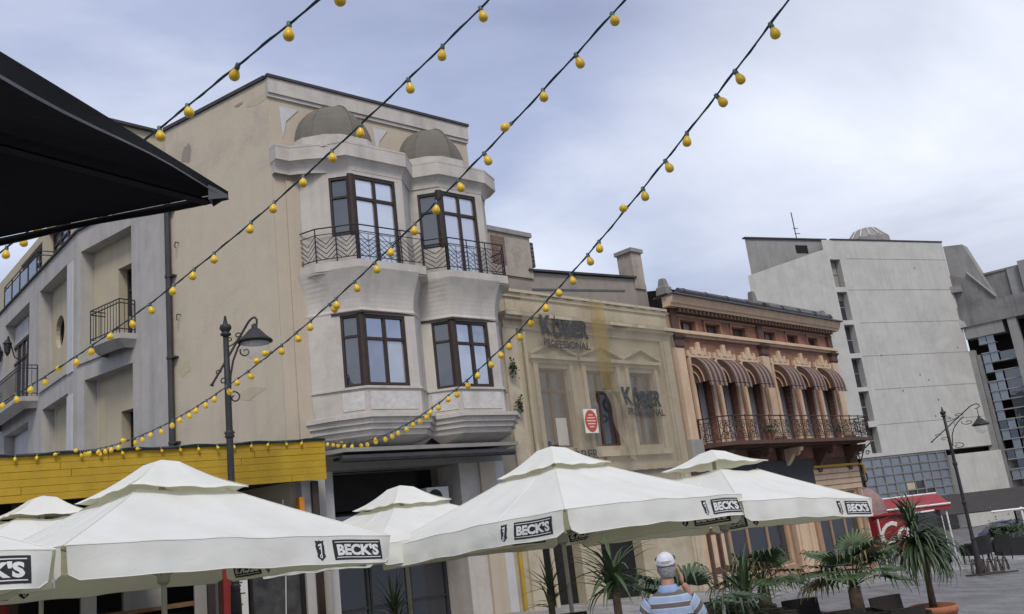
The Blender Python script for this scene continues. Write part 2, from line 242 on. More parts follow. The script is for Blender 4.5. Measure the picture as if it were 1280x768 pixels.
# ------------------------------------------------------------------ mesh helpers
ORG = {}
class Fr:
    """a vertical building plane: u along it, w out of it towards the square, z up"""
    def __init__(s, o, head, flip=1):
        a = R(head); s.o = Vector((o[0], o[1], 0)); s.d = Vector((math.sin(a), math.cos(a), 0)); s.n = Vector((s.d.y, -s.d.x, 0))*flip; s.head = head
    def p(s, u, w, z): return s.o+s.d*u+s.n*w+Vector((0, 0, z))
    def sub(s, u, w, u2, w2):
        a = s.p(u, w, 0); b = s.p(u2, w2, 0); h = math.degrees(math.atan2(b.x-a.x, b.y-a.y))
        f = Fr((a.x, a.y), h); 
        if f.n.dot(s.n) < 0: f.n = -f.n
        f.L = (b-a).length; return f
IDF = None
class MB:
    def __init__(s): s.v = []; s.f = []; s.uv = None
    def add(s, vs, fs):
        o = len(s.v); s.v += [Vector(x) for x in vs]; s.f += [tuple(i+o for i in q) for q in fs]; return s
    def quad(s, a, b, c, d): return s.add([a, b, c, d], [(0, 1, 2, 3)])
    def box(s, fr, u0, u1, w0, w1, z0, z1):
        P = fr.p if fr else (lambda u, w, z: Vector((u, w, z)))
        vs = [P(u, w, z) for z in (z0, z1) for w in (w0, w1) for u in (u0, u1)]
        return s.add(vs, [(0, 1, 3, 2), (4, 6, 7, 5), (0, 4, 5, 1), (2, 3, 7, 6), (0, 2, 6, 4), (1, 5, 7, 3)])
    def prism(s, fr, poly, w0, w1):                     # poly in (u, z)
        P = fr.p if fr else (lambda u, w, z: Vector((u, w, z)))
        n = len(poly); vs = [P(u, w0, z) for u, z in poly]+[P(u, w1, z) for u, z in poly]
        return s.add(vs, [tuple(range(n)), tuple(range(2*n-1, n-1, -1))]+[(i, (i+1) % n, (i+1) % n+n, i+n) for i in range(n)])
    def plan(s, fr, poly, z0, z1):                      # poly in (u, w)
        P = fr.p if fr else (lambda u, w, z: Vector((u, w, z)))
        n = len(poly); vs = [P(u, w, z0) for u, w in poly]+[P(u, w, z1) for u, w in poly]
        return s.add(vs, [tuple(range(n)), tuple(range(2*n-1, n-1, -1))]+[(i, (i+1) % n, (i+1) % n+n, i+n) for i in range(n)])
    def loft(s, rings, closed=False, cap0=False, cap1=False):
        n = len(rings[0]); o = len(s.v)
        for r in rings: s.v += [Vector(x) for x in r]
        m = n if closed else n-1
        for k in range(len(rings)-1):
            for i in range(m):
                j = (i+1) % n
                s.f.append((o+k*n+i, o+k*n+j, o+(k+1)*n+j, o+(k+1)*n+i))
        if cap0: s.f.append(tuple(o+i for i in range(n)))
        if cap1: s.f.append(tuple(o+(len(rings)-1)*n+i for i in reversed(range(n))))
        return s
    def tube(s, pts, r, n=6, caps=True):
        pts = [Vector(p) for p in pts]; rs = r if isinstance(r, (list, tuple)) else [r]*len(pts)
        rings = []; up = None
        for i, p in enumerate(pts):
            t = (pts[min(i+1, len(pts)-1)]-pts[max(i-1, 0)])
            if t.length < 1e-9: t = Vector((0, 0, 1))
            t.normalize()
            if up is None:
                up = Vector((0, 0, 1)) if abs(t.z) < .9 else Vector((1, 0, 0))
            a = t.cross(up)
            if a.length < 1e-4: a = t.cross(Vector((0, 1, 0)))
            a.normalize(); b = a.cross(t).normalized(); up = b
            rings.append([p+(a*math.cos(2*math.pi*k/n)+b*math.sin(2*math.pi*k/n))*rs[i] for k in range(n)])
        return s.loft(rings, True, caps, caps)
    def bar(s, a, b, r): return s.tube([a, b], r, 4)
    def lathe(s, c, prof, n=16):                        # prof: (radius, z)
        c = Vector(c)
        return s.loft([[c+Vector((max(r, 1e-4)*math.cos(2*math.pi*k/n), max(r, 1e-4)*math.sin(2*math.pi*k/n), z)) for k in range(n)] for r, z in prof], True, True, True)
    def build(s, name, m, parent=None, smooth=False, uv=None):
        o = ORG.get(parent.name, Vector()) if parent else Vector()
        me = bpy.data.meshes.new(name); me.from_pydata([tuple(v-o) for v in s.v], [], s.f); me.validate(clean_customdata=False)
        bm = bmesh.new(); bm.from_mesh(me); bmesh.ops.recalc_face_normals(bm, faces=bm.faces); bm.to_mesh(me); bm.free()
        if smooth:
            for p in me.polygons: p.use_smooth = True
        mm = M[m] if isinstance(m, str) else m
        me.materials.append(mm)
        ob = bpy.data.objects.new(name, me); col.objects.link(ob)
        if parent: ob.parent = parent; ORG[ob.name] = o
        return ob
def thing(name, label, cat, loc=(0, 0, 0), group=None):
    o = bpy.data.objects.new(name, None); col.objects.link(o); o.empty_display_size = .2
    o.location = loc; ORG[o.name] = Vector(loc); tag(o, label, cat, group); return o
def tag(o, label, cat, group=None):
    o['label'] = label; o['category'] = cat
    if group: o['group'] = group
    return o
def copy_tree(o, parent=None):
    c = o.copy(); col.objects.link(c); c.parent = parent
    for ch in list(o.children): copy_tree(ch, c)
    return c
def wall(fr, u0, u1, z0, z1, w, ops=(), depth=.25, mb=None):
    """wall face at offset w with rectangular openings and their reveals"""
    mb = mb or MB()
    us = sorted({u0, u1}|{x for o in ops for x in o[:2]}); zs = sorted({z0, z1}|{x for o in ops for x in o[2:4]})
    for a, b in zip(us, us[1:]):
        for c, d in zip(zs, zs[1:]):
            mu, mz = (a+b)/2, (c+d)/2
            if any(o[0] < mu < o[1] and o[2] < mz < o[3] for o in ops): continue
            mb.quad(fr.p(a, w, c), fr.p(b, w, c), fr.p(b, w, d), fr.p(a, w, d))
    for a, b, c, d in ops:
        x = w-depth
        mb.quad(fr.p(a, w, c), fr.p(b, w, c), fr.p(b, x, c), fr.p(a, x, c)); mb.quad(fr.p(a, w, d), fr.p(b, w, d), fr.p(b, x, d), fr.p(a, x, d))
        mb.quad(fr.p(a, w, c), fr.p(a, w, d), fr.p(a, x, d), fr.p(a, x, c)); mb.quad(fr.p(b, w, c), fr.p(b, w, d), fr.p(b, x, d), fr.p(b, x, c))
    return mb
def window(parent, fr, u0, u1, z0, z1, w, cols=2, rows=(.68,), fw=.06, fmat='brownwood', gmat='glass', depth=.09, name='window', side=False, label=None):
    """casement: frame bars in front of one pane per light; w is the outer face of the frame"""
    mb = MB(); d = depth
    mb.box(fr, u0, u0+fw, w-d, w, z0, z1); mb.box(fr, u1-fw, u1, w-d, w, z0, z1)
    mb.box(fr, u0+fw, u1-fw, w-d, w, z0, z0+fw); mb.box(fr, u0+fw, u1-fw, w-d, w, z1-fw, z1)
    ub = [u0+fw/2+(u1-u0-fw)*k/cols for k in range(cols+1)]; zb = [z0+fw/2]+[z0+(z1-z0)*r for r in rows]+[z1-fw/2]
    for x in ub[1:-1]: mb.box(fr, x-fw/2, x+fw/2, w-d+.004, w-.006, z0+fw, z1-fw)
    for i, y in enumerate(zb[1:-1]):
        for a, b in zip(ub, ub[1:]): mb.box(fr, a+fw/2, b-fw/2, w-d+.002, w-.01, y-fw/2, y+fw/2)
    wo = mb.build(name, fmat, parent)
    if label: wo['label'] = label
    for a, b in zip(ub, ub[1:]):
        for c, e in zip(zb, zb[1:]):
            p = MB(); j = random.uniform(-.004, .004)
            p.box(fr, a+fw/2, b-fw/2, w-d*.7+j, w-d*.55+j, c+fw/2, e-fw/2); p.build('pane', random.choice(('glass', 'glass', 'glassb', 'glassc')) if gmat == 'glass' else gmat, wo)
    return wo
def offs(poly, d):
    """offset an open (u, w) line outwards"""
    out = []
    n = len(poly)
    for i in range(n):
        def nr(a, b):
            t = Vector((b[0]-a[0], b[1]-a[1])); t.normalize(); return Vector((-t.y, t.x))
        if i == 0: m = nr(poly[0], poly[1]); k = 1
        elif i == n-1: m = nr(poly[-2], poly[-1]); k = 1
        else:
            a, b = nr(poly[i-1], poly[i]), nr(poly[i], poly[i+1]); m = (a+b); m.normalize(); k = 1/max(.45, m.dot(a))
        out.append((poly[i][0]+m.x*d*k, poly[i][1]+m.y*d*k))
    out[0] = (out[0][0], poly[0][1]); out[-1] = (out[-1][0], poly[-1][1])
    return out
def textmesh(s, size, bold=0.0, ext=.004, spacing=1.0, shear=0.0):
    cu = bpy.data.curves.new('t', 'FONT'); cu.body = s; cu.size = size; cu.offset = bold; cu.extrude = ext; cu.align_x = 'CENTER'; cu.align_y = 'CENTER'; cu.space_character = spacing; cu.shear = shear; cu.resolution_u = 3
    ob = bpy.data.objects.new('t', cu); me = bpy.data.meshes.new_from_object(ob)
    vs = [v.co.copy() for v in me.vertices]; fs = [tuple(p.vertices) for p in me.polygons]
    bpy.data.objects.remove(ob); bpy.data.meshes.remove(me); bpy.data.curves.remove(cu)
    if vs:
        cx = (min(v.x for v in vs)+max(v.x for v in vs))/2; cy = (min(v.y for v in vs)+max(v.y for v in vs))/2
        for v in vs: v.x -= cx; v.y -= cy
    return vs, fs
def fit_text(s, w, h, bold=0.0, ext=.004, shear=0.0):
    vs, fs = textmesh(s, 1.0, bold, ext, 1.0, shear)
    W = max(v.x for v in vs)*2; Hh = max(v.y for v in vs)*2
    for v in vs: v.x *= w/W; v.y *= h/Hh
    return vs, fs
SLOPE = .09
def gz(x, y=0): return -SLOPE*max(-9, min(26, x))
# ================================================================== SETTING
def ground():
    mb = MB(); xs = [-1500, -200, -60, -9, -4, 0, 4, 8, 12, 16, 20, 26, 40, 70, 200, 1500]; ys = [-300, -40, -10, 0, 6, 12, 18, 24, 30, 36, 42, 50, 70, 110, 200, 600, 2500]
    mb.loft([[Vector((x, y, gz(x))) for x in xs] for y in ys])
    o = mb.build('ground', 'cobble'); o['kind'] = 'structure'; return o
ground()
FM = Fr((-5.007, 18.328), 48.6)
FS = Fr((-5.007, 18.328), -58.5, -1)
a = FS.p(3.72, 0, 0); F1 = Fr((a.x, a.y), -54.4, -1)
a = F1.p(4.32, 0, 0); F2 = Fr((a.x, a.y), -42.6, -1)
a = FM.p(5.75, 0, 0); FK = Fr((a.x, a.y), 45.5)
a = FK.p(7.75, 0, 0); FO = Fr((a.x, a.y), 44.2)
FB = Fr((28.23, 74.85), 66)
def pavement():
    # raised pavement along the house fronts, running on down the street
    line = [(FM, 0, 2.2), (FM, 5.5, 2.6), (FK, 7, 2.6), (FO, 5, 2.8), (FO, 11.5, 2.8)]
    outer = [f.p(u, w, 0) for f, u, w in line]+[Vector((15.6, 34.6, 0)), Vector((20.8, 40.5, 0)), Vector((27, 47.5, 0)), Vector((60, 62, 0))]
    inner = [f.p(u, -.3, 0) for f, u, w in line]+[Vector((13.6, 37.6, 0)), Vector((17.5, 44.5, 0)), Vector((23.5, 53.5, 0)), Vector((56, 72, 0))]
    mb = MB(); mb.loft([[Vector((p.x, p.y, gz(p.x)+.11)) for p in inner], [Vector((p.x, p.y, gz(p.x)+.11)) for p in outer]])
    o = mb.build('pavement', 'slabs'); o['kind'] = 'structure'
    k = MB(); off = [p+(p-q).normalized()*.14 for p, q in zip(outer, inner)]
    k.loft([[Vector((p.x, p.y, gz(p.x)+.113)) for p in outer], [Vector((p.x, p.y, gz(p.x)+.113)) for p in off], [Vector((p.x, p.y, gz(p.x)-.1)) for p in off]])
    o = k.build('kerb', 'kerbstone'); o['kind'] = 'structure'
pavement()

# ================================================================== CREAM BUILDING WITH TWO BAYS
def cream_building():
    T = thing('bay_window_building', 'beige three storey building with two grey polygonal bays and brown half domes', 'building', FM.p(0, 0, gz(-5)))
    Z1 = 12.87
    MB_ = MB
    PL = [(.6, 0), (1.0, .5), (1.46, .95), (2.84, .95), (3.4, .4)]
    PR = [(3.4, .4), (3.92, .95), (5.24, .95), (5.7, .5), (5.7, 0)]
    ring = lambda P, d, z: [FM.p(u, w, z) for u, w in offs(P, d)]
    # shell
    mb = MB(); wall(FM, 0, 5.75, 4.0, 12.42, 0, mb=mb); mb.build('front_wall', 'peach', T)
    mb = MB(); wall(FS, 0, 3.72, -.5, 12.80, 0, mb=mb); mb.build('side_wall', 'stucco', T)
    b = FS.p(9, 0, 0); 
    mb = MB(); e = FM.p(5.75, 0, 0); e2 = FM.p(5.75, -9, 0); s3 = FS.p(3.72, 0, 0); s4 = FS.p(3.72, -6, 0)
    mb.quad(e, e2, e2+Vector((0, 0, Z1-.05)), e+Vector((0, 0, Z1-.05)))
    mb.quad(FS.p(3.72, 0, 11.3), FS.p(3.72, -6, 11.3), FS.p(3.72, -6, Z1-.06), FS.p(3.72, 0, Z1-.06)); mb.build('party_wall', 'stucco', T)
    mb = MB(); c = [FM.p(0, 0, 0), FM.p(5.75, 0, 0), FM.p(5.75, -9, 0), FS.p(3.72, -6, 0), FS.p(3.72, 0, 0)]
    mb.add([x+Vector((0, 0, Z1-.12)) for x in c], [(0, 1, 2, 3, 4)]); mb.build('roof', 'zinc', T)
    mb = MB(); mb.box(FM, -.02, 5.77, -.05, .09, 12.42, 12.80); mb.box(FM, -.02, 5.77, -.05, .05, 12.33, 12.417); mb.build('parapet_band', 'baygrey', T)
    mb = MB(); mb.box(FM, -.05, 5.8, -.15, .13, 12.803, Z1); mb.box(FS, .06, 3.75, -.2, .05, 12.803, Z1+.02); mb.build('coping', 'coping', T)
    # corner pilaster strips left of the bay
    mb = MB(); mb.box(FM, .004, .30, 0, .02, 4.2, 10.3); mb.box(FM, .302, .62, 0, .05, 4.2, 10.3); mb.box(FM, .3, .63, .05, .075, 4.2, 5.0); mb.build('corner_pilaster', 'peach', T)
    for u, z, a_, b_ in ((.35, 12.35, .5, .12), (.95, 12.5, .2, .06), (2.9, 11.9, .25, .35), (3.2, 6.6, .3, .22), (1.0, 5.6, .5, .16)):
        mb = MB(); rr = random.Random(int(u*100)); mb.add([FS.p(u+a_*math.cos(t)*rr.uniform(.5, 1), .004, z+b_*math.sin(t)*rr.uniform(.5, 1)) for t in [2*math.pi*k/13 for k in range(13)]], [tuple(range(13))]); mb.build('repair_patch', 'gable' if a_ < .3 else 'yellowbeige', T)
    for z in (7.9, 9.7):
        mb = MB(); mb.tube([FS.p(3.3, 0, z), FS.p(3.3, .1, z), FS.p(3.3, .12, z-.12), FS.p(3.26, .12, z-.16)], .015, 5); mb.build('wall_hook', 'coping', T)
    # pale triangular inlays between the domes
    for u, hw in ((.42, .2), (2.93, .14)):
        mb = MB(); mb.add([FM.p(u-.16, .02, 12.15), FM.p(u+hw+.12, .02, 12.15), FM.p(u, .02, 11.8), FM.p(u-.1, .02, 11.35), FM.p(u-.16, 0, 12.15), FM.p(u+hw+.12, 0, 12.15), FM.p(u, 0, 11.8), FM.p(u-.1, 0, 11.35)], [(0, 1, 2, 3), (0, 4, 5, 1), (1, 5, 6, 2), (2, 6, 7, 3), (3, 7, 4, 0)]); mb.build('inlay', 'palerender', T)
    for P, nm in ((PL, 'left'), (PR, 'right')):
        bay = MB()
        low = [(4.14, -.40), (4.34, .04), (4.46, .07), (4.46, .13), (4.58, .14), (4.58, .20), (4.70, .21), (4.70, .28), (4.79, .28), (4.83, .03), (4.84, 0), (5.36, 0), (5.36, .045), (5.41, .045), (5.42, 0)]
        bay.loft([ring(P, d, z) for z, d in low])
        fl = [(7.06, 0), (7.10, .02), (7.16, .0)]+[(7.16+.86*k/8, .24*(1-math.cos(math.pi/2*k/8))) for k in range(1, 9)]
        bay.loft([ring(P, d, z) for z, d in fl])
        up = [(10.38, 0), (10.5, .02)]
        bay.loft([ring(P, d, z) for z, d in up])
        isL = P is PL
        wi, fi = (1, 2) if isL else (0, 1)
        for i in range(4):
            (ua, wa), (ub, wb) = P[i], P[i+1]; fr = FM.sub(ua, wa, ub, wb); L = fr.L
            ops1 = ops2 = ()
            if i == wi:
                x0 = .16 if isL else .24
                ops1 = ((x0, L, 5.42, 7.02),); ops2 = ((x0-.04, L, 8.85, 10.27),)
            if i == fi:
                ops1 = ((0, L-.26, 5.42, 7.02),); ops2 = ((0, L-.2, 8.2, 10.31),)
            wall(fr, 0, L, 5.42, 7.06, 0, ops1, .14, bay); wall(fr, 0, L, 8.16, 10.38, 0, ops2, .14, bay)
        B = bay.build('bay', 'baygrey', T)
        for i in (wi, fi):
            (ua, wa), (ub, wb) = P[i], P[i+1]; fr = FM.sub(ua, wa, ub, wb); L = fr.L
            if i == wi:
                x0 = .16 if isL else .24
                window(B, fr, x0, L-.05, 5.43, 7.01, -.02, 1, (.70,), .05, gmat='glassdark')
                window(B, fr, x0-.04, L-.05, 8.86, 10.26, -.02, 1, (.66,), .05, gmat='glassdark')
                mb = MB(); mb.box(fr, .1, L-.06, 0, .014, 4.90, 5.30); mb.build('relief_panel', 'relief', B)
            else:
                window(B, fr, .05, L-.26, 5.43, 7.01, -.02, 2, (.66,), .065)
                window(B, fr, .05, L-.2, 8.21, 10.30, -.02, 2, (.74,), .07, gmat='skyrefl')
                mb = MB(); mb.box(fr, .07, L-.1, 0, .014, 4.90, 5.30); mb.build('relief_panel', 'relief', B)
        # corner post between the two lights
        (uc, wc) = P[fi]
        for z0, z1 in ((5.42, 7.03), (8.84, 10.32)):
            mb = MB(); mb.plan(FM, [(uc-.08, wc-.10), (uc-.05, wc-.012), (uc+.01, wc+.01), (uc+.08, wc+.004), (uc+.06, wc-.12)], z0, z1); mb.build('corner_post', 'brownwood', B)
        # slim hood over the lower window
        mb = MB(); mb.loft([[FM.p(u, w, 7.03) for u, w in offs(P[wi:fi+2], .0)], [FM.p(u, w, 7.03) for u, w in offs(P[wi:fi+2], .05)], [FM.p(u, w, 7.075) for u, w in offs(P[wi:fi+2], .05)], [FM.p(u, w, 7.085) for u, w in offs(P[wi:fi+2], .0)]])
        mb.build('window_hood', 'brownwood', B)
        # dome
        cu = 1.62 if isL else 4.42; ru = 1.02 if isL else .98; prof = [(-1, 0), (-.93, .34), (-.62, .68), (-.3, .84), (.3, .84), (.62, .68), (.93, .34), (1, 0)]
        mb = MB(); mb.loft([[FM.p(cu+x*(ru+.1), y*1.15+.02, z) for x, y in prof] for z in (10.95, 11.24)]); mb.loft([[FM.p(cu+x*(ru+.1), y*1.15+.02, 11.24) for x, y in prof], [FM.p(cu+x*.3, y*.3, 11.24) for x, y in prof]]); mb.build('dome_base', 'baygrey', B)
        ridge = [(-1, 0), (-.95, .22), (-.80, .48), (-.42, .76), (0, .96), (.42, .76), (.80, .48), (.95, .22), (1, 0)]
        D = MB(); D.loft([[FM.p(cu+x*ru*math.cos(t), y*math.cos(t)**.8, 11.24+1.12*math.sin(t)) for x, y in ridge] for t in [math.pi/2*k/9*.995 for k in range(10)]]); D = D.build('dome', 'dome', B)
        for j in (2, 4, 6):
            x, y = ridge[j]; mb = MB(); mb.tube([FM.p(cu+x*ru*math.cos(t), y*math.cos(t)**.8+.005, 11.245+1.12*math.sin(t)) for t in [math.pi/2*k/9*.99 for k in range(10)]], .018 if j == 4 else .006, 4); mb.build('seam', 'dome', D)
    # upper cornice wrapping both bays
    Q0 = [(.004, .0), (.004, .14), (.36, .14), (.72, .42), (1.10, .60), (1.48, .96), (2.84, .96), (3.4, .44), (3.90, .96), (5.24, .96), (5.60, .64), (5.80, .4), (5.8, .0)]
    Q1 = [(-.03, .0), (-.03, .30), (.30, .30), (.62, .56), (.92, .76), (1.26, 1.11), (2.90, 1.11), (3.4, .64), (3.84, 1.11), (5.30, 1.11), (5.90, .78), (6.02, .4), (6.02, .0)]
    mixq = lambda t: [(a[0]+(b[0]-a[0])*t, a[1]+(b[1]-a[1])*t) for a, b in zip(Q0, Q1)]
    mb = MB(); mb.loft([[FM.p(u, w, z) for u, w in mixq(t)] for z, t in [(10.40, 0)]+[(10.41+.26*math.sin(math.pi/2*k/6), 1-math.cos(math.pi/2*k/6)) for k in range(7)]+[(10.98, 1), (10.98, 1.04), (11.03, 1.04), (11.04, .3), (11.05, -.4)]]); mb.build('cornice', 'baygrey', T)
    # balconies
    for sl, nm in (([(.5, 0), (.66, .52), (1.40, 1.17), (3.14, 1.17), (3.46, .78)], 0), ([(3.46, .72), (3.90, 1.17), (5.62, 1.17), (6.02, .7), (6.02, 0)], 1)):
        mb = MB(); poly = sl+([(3.46, 0)] if nm == 0 else []) if nm == 0 else [(3.46, 0)]+sl
        mb.plan(FM, poly, 8.0, 8.2); mb.plan(FM, [(u, max(0, w-.03)) for u, w in poly], 7.96, 7.997)
        BA = mb.build('balcony', 'baygrey', T)
        rl = [(u+(.07 if (w < .6 and u < 2) else 0)-(.06 if u > 5.7 else 0), max(0.02, w-.07)) for u, w in sl]
        zt, zm, zb = 9.03, 8.88, 8.30
        for z, r in ((zt, .017), (zm, .011), (zb, .012)):
            mb = MB(); mb.tube([FM.p(u, w, z) for u, w in rl], r, 5); mb.build('rail', 'iron', BA)
        for (ua, wa), (ub, wb) in zip(rl, rl[1:]):
            L = math.hypot(ub-ua, wb-wa); n = max(1, round(L/.52))
            for k in range(n):
                t0, t1 = k/n, (k+1)/n
                P = lambda t, z: FM.p(ua+(ub-ua)*t, wa+(wb-wa)*t, z)
                mb = MB(); mb.bar(P(t0, 8.2), P(t0, zt), .014); mb.build('post', 'iron', BA)
                ch = MB(); m = (t0+t1)/2; hgt = .22
                for q in range(5):
                    zl = zm-.01-q*.115
                    a, c = zl, zl-hgt
                    tt = 1.0
                    if c < zb: tt = (a-zb)/hgt; c = zb
                    if tt <= 0: continue
                    ch.bar(P(t0, a), P(t0+(m-t0)*tt, c), .009); ch.bar(P(t1, a), P(t1-(t1-m)*tt, c), .009)
                ch.build('chevron_panel', 'iron', BA)
    # street level: piers, recessed dark shopfront, rolled awning
    g0 = -.6
    for u0_, u1_, m, w1 in ((.0, .42, 'stucco', .02), (.42, .80, 'baygrey', .06), (.95, 1.16, 'palerender', -.25), (4.40, 4.98, 'baygrey', -.02), (4.98, 5.46, 'peach', .05), (5.46, 5.75, 'palerender', .02)):
        mb = MB(); mb.box(FM, u0_+.002, u1_-.002, -.9, w1, g0, 3.75); mb.build('pier', m, T)
    mb = MB(); mb.box(FM, 0, 5.75, -.9, .0, 3.752, 4.0); mb.build('lintel', 'concmid', T)
    mb = MB(); mb.plan(FM, [(.5, .0), (.9, .85), (5.6, .85), (5.75, 0)], 4.03, 4.115); mb.build('soffit', 'concmid', T)
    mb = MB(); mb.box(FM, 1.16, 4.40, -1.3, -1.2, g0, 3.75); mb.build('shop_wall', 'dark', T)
    mb = MB(); mb.box(FM, 1.17, 3.55, -.75, -.6, 2.9, 3.70); mb.build('fascia_board', 'dark', T)
    for x0, x1 in ((1.2, 2.25), (2.28, 3.3), (3.33, 4.38)): window(T, FM, x0, x1, -.2, 2.85, -.9, 1, (.32,), .05, 'darkgrey', 'glassdark', name='shop_window')
    mb = MB(); mb.tube([FM.p(.75, .9, 3.88), FM.p(5.35, .95, 3.86)], .075, 8)
    A = mb.build('awning_cassette', 'darkgrey', T)
    mb = MB(); mb.box(FM, .9, 5.2, .30, .88, 3.90, 3.96); mb.build('awning_plate', 'darkgrey', A)
    mb = MB(); mb.box(FM, 3.58, 4.2, -.55, -.25, 2.75, 3.25); AC = mb.build('air_conditioner', 'white', T)
    mb = MB(); c = FM.p(3.8, -.245, 3.0); mb.loft([[c+FM.d*(r*math.cos(t))+Vector((0, 0, r*math.sin(t)))+FM.n*o for t in [2*math.pi*k/16 for k in range(16)]] for r, o in ((.2, 0), (.2, .02), (.17, .02), (.02, .012))], True); mb.build('fan_grille', 'darkgrey', AC)
    # rain pipe on the joint with the neighbour
    mb = MB(); mb.tube([FS.p(3.60, .09, z) for z in (-.4, 3, 6, 9, 11.4)], .075, 8); DP = mb.build('drainpipe', 'coping', T)
    for z in (4.9, 6.9, 8.9, 10.6):
        mb = MB(); mb.tube([FS.p(3.60, .09, z-.03), FS.p(3.60, .09, z+.03)], .092, 8); mb.box(FS, 3.40, 3.55, .0, .12, z-.02, z+.02); mb.build('pipe_bracket', 'coping', DP)
cream_building()

# ================================================================== GREY CORNER WING ON THE LEFT
def balcony_rail(parent, P, segs, z0, z1, bars, mat='iron', name='railing'):
    pass
def grey_wing():
    T = thing('corner_building', 'grey rendered corner building with recessed beige panels and small balconies behind rain pipe', 'building', F1.p(0, 0, .8))
    g0 = .3; ZP = 11.40
    def panelled(fr, U0, U1, recs, pil='greyrender'):
        mb = MB(); wall(fr, U0, U1, g0, ZP, 0, [(a, b, c, d) for a, b, c, d in recs], .35, mb); W = mb.build('facade', pil, T)
        return W
    r1 = [(1.62, 4.14, 7.72, 10.78), (1.62, 3.95, 3.0, 7.16)]
    W1_ = panelled(F1, 0, 4.32, r1)
    for a, b, c, d in r1:
        op = (2.08, 2.86, 7.90, 9.99) if c > 7 else (1.92, 2.78, 5.0, 6.14)
        mb = MB(); wall(F1, a, b, c, d, -.352, [op], .34, mb); mb.build('recessed_panel', 'yellowbeige', T)
        window(T, F1, op[0], op[1], op[2], op[3], -.6, 1, (.72,) if c > 7 else (), .06, 'brownwood', 'glassdark')
    mb = MB(); mb.box(F1, 1.9, 4.3, 0, .05, 7.62, 7.70); mb.build('ledge', 'greyrender', T)
    r2 = [(1.0, 3.86, 7.70, 10.78), (.82, 3.42, 3.0, 7.05), (5.08, 8.3, 7.6, 10.80), (5.0, 8.1, 3.0, 6.98), (9.4, 12, 7.7, 10.8), (9.4, 12, 3, 7.0)]
    panelled(F2, 0, 12.5, r2)
    for i, (a, b, c, d) in enumerate(r2):
        mb = MB(); cu, cz, ru, rz = 3.0, 9.32, .46, .50
        if i == 0:
            n = 24; inner = [F2.p(cu+ru*math.cos(2*math.pi*k/n), -.352, cz+rz*math.sin(2*math.pi*k/n)) for k in range(n)]; back = [p-F2.n*.22 for p in inner]
            out = []
            for k in range(n):
                cx, sx = math.cos(2*math.pi*k/n), math.sin(2*math.pi*k/n); m = max(abs(cx), abs(sx)); x, y = cx/m, sx/m
                out.append(F2.p(cu+(b-cu if x > 0 else cu-a)*x, -.352, cz+(d-cz if y > 0 else cz-c)*y))
            mb.loft([out, inner, back], True)
            mb.build('recessed_panel', 'yellowbeige', T)
            m2 = MB(); m2.loft([[p-F2.n*.18 for p in inner], [F2.p(cu, -.54, cz)]*n], True); OW = m2.build('oval_window', 'glassdark', T)
            m2 = MB(); m2.tube([p-F2.n*.15 for p in inner+inner[:1]], .03, 5); m2.bar(F2.p(cu, -.50, cz-rz), F2.p(cu, -.50, cz+rz), .02); m2.build('window_frame', 'brownwood', OW)
        else:
            wall(F2, a, b, c, d, -.352, [], .3, mb); mb.build('recessed_panel', 'yellowbeige' if i < 2 else 'greyrender', T)
    # white relief strip on the pier between the two faces
    for z0, z1 in ((7.55, 10.68), (3.0, 6.95)):
        mb = MB(); mb.box(F2, .36, .84, 0, .03, z0, z1); mb.build('pale_strip', 'palerender', T)
    mb = MB(); mb.box(F2, .86, 3.7, 0, .05, 7.58, 7.66); mb.build('ledge', 'greyrender', T)
    # far bay: white panel, tall door, lanterns, balcony
    mb = MB(); mb.box(F2, 6.55, 8.3, -.35, -.31, 10.12, 10.72); mb.build('white_panel', 'palerender', T)
    mb = MB(); mb.box(F2, 6.3, 8.1, -.35, -.31, 4.4, 6.92); mb.build('white_panel', 'palerender', T)
    window(T, F2, 6.5, 8.4, 7.62, 10.05, -.28, 3, (.75,), .07, 'brownwood', 'glass')
    for u in (7.35, 8.6):
        mb = MB(); c = F2.p(u, .12, 9.62); mb.lathe(c, [(.02, .50), (.05, .46), (.13, .36), (.15, .33), (.12, .30), (.085, .02), (.05, -.02), (.03, -.08)], 8)
        L = mb.build('wall_lantern', 'iron', T)
        mb = MB(); mb.tube([F2.p(u, -.3, 9.4), F2.p(u, -.1, 9.5), F2.p(u, .1, 10.22), F2.p(u, .12, 10.12)], .022, 5); mb.build('bracket', 'iron', L)
    def small_balcony(fr, u0_, u1_, z, dep, h, cham=.25):
        poly = [(u0_, 0), (u0_+cham*.2, dep-.1), (u0_+cham, dep), (u1_-cham, dep), (u1_-cham*.2, dep-.1), (u1_, 0)]
        mb = MB(); mb.plan(fr, poly, z-.14, z); mb.loft([[fr.p(u, w, z-.14) for u, w in poly], [fr.p(u+(.12 if u < (u0_+u1_)/2 else -.12), w*.55, z-.34) for u, w in poly]], False); Bk = mb.build('balcony', 'greyrender', T)
        rl = [(u0_+.05, 0.02), (u0_+.06, dep-.08), (u1_-.06, dep-.08), (u1_-.05, .02)]
        for zz in (z+h, z+h-.1, z+.1):
            mb = MB(); mb.tube([fr.p(u, w, zz) for u, w in rl], .016, 5); mb.build('rail', 'iron', Bk)
        for (ua, wa), (ub, wb) in zip(rl, rl[1:]):
            L = math.hypot(ub-ua, wb-wa); n = max(2, round(L/.13))
            for k in range(n):
                t = k/n; mb = MB(); p = fr.p(ua+(ub-ua)*t, wa+(wb-wa)*t, 0)
                mb.bar(p+Vector((0, 0, z)), p+Vector((0, 0, z+h)), .016 if k == 0 else .009); mb.build('baluster', 'iron', Bk)
    small_balcony(F1, 1.42, 2.9, 7.86, .5, .86)
    small_balcony(F2, 3.9, 8.6, 7.55, .55, .95)
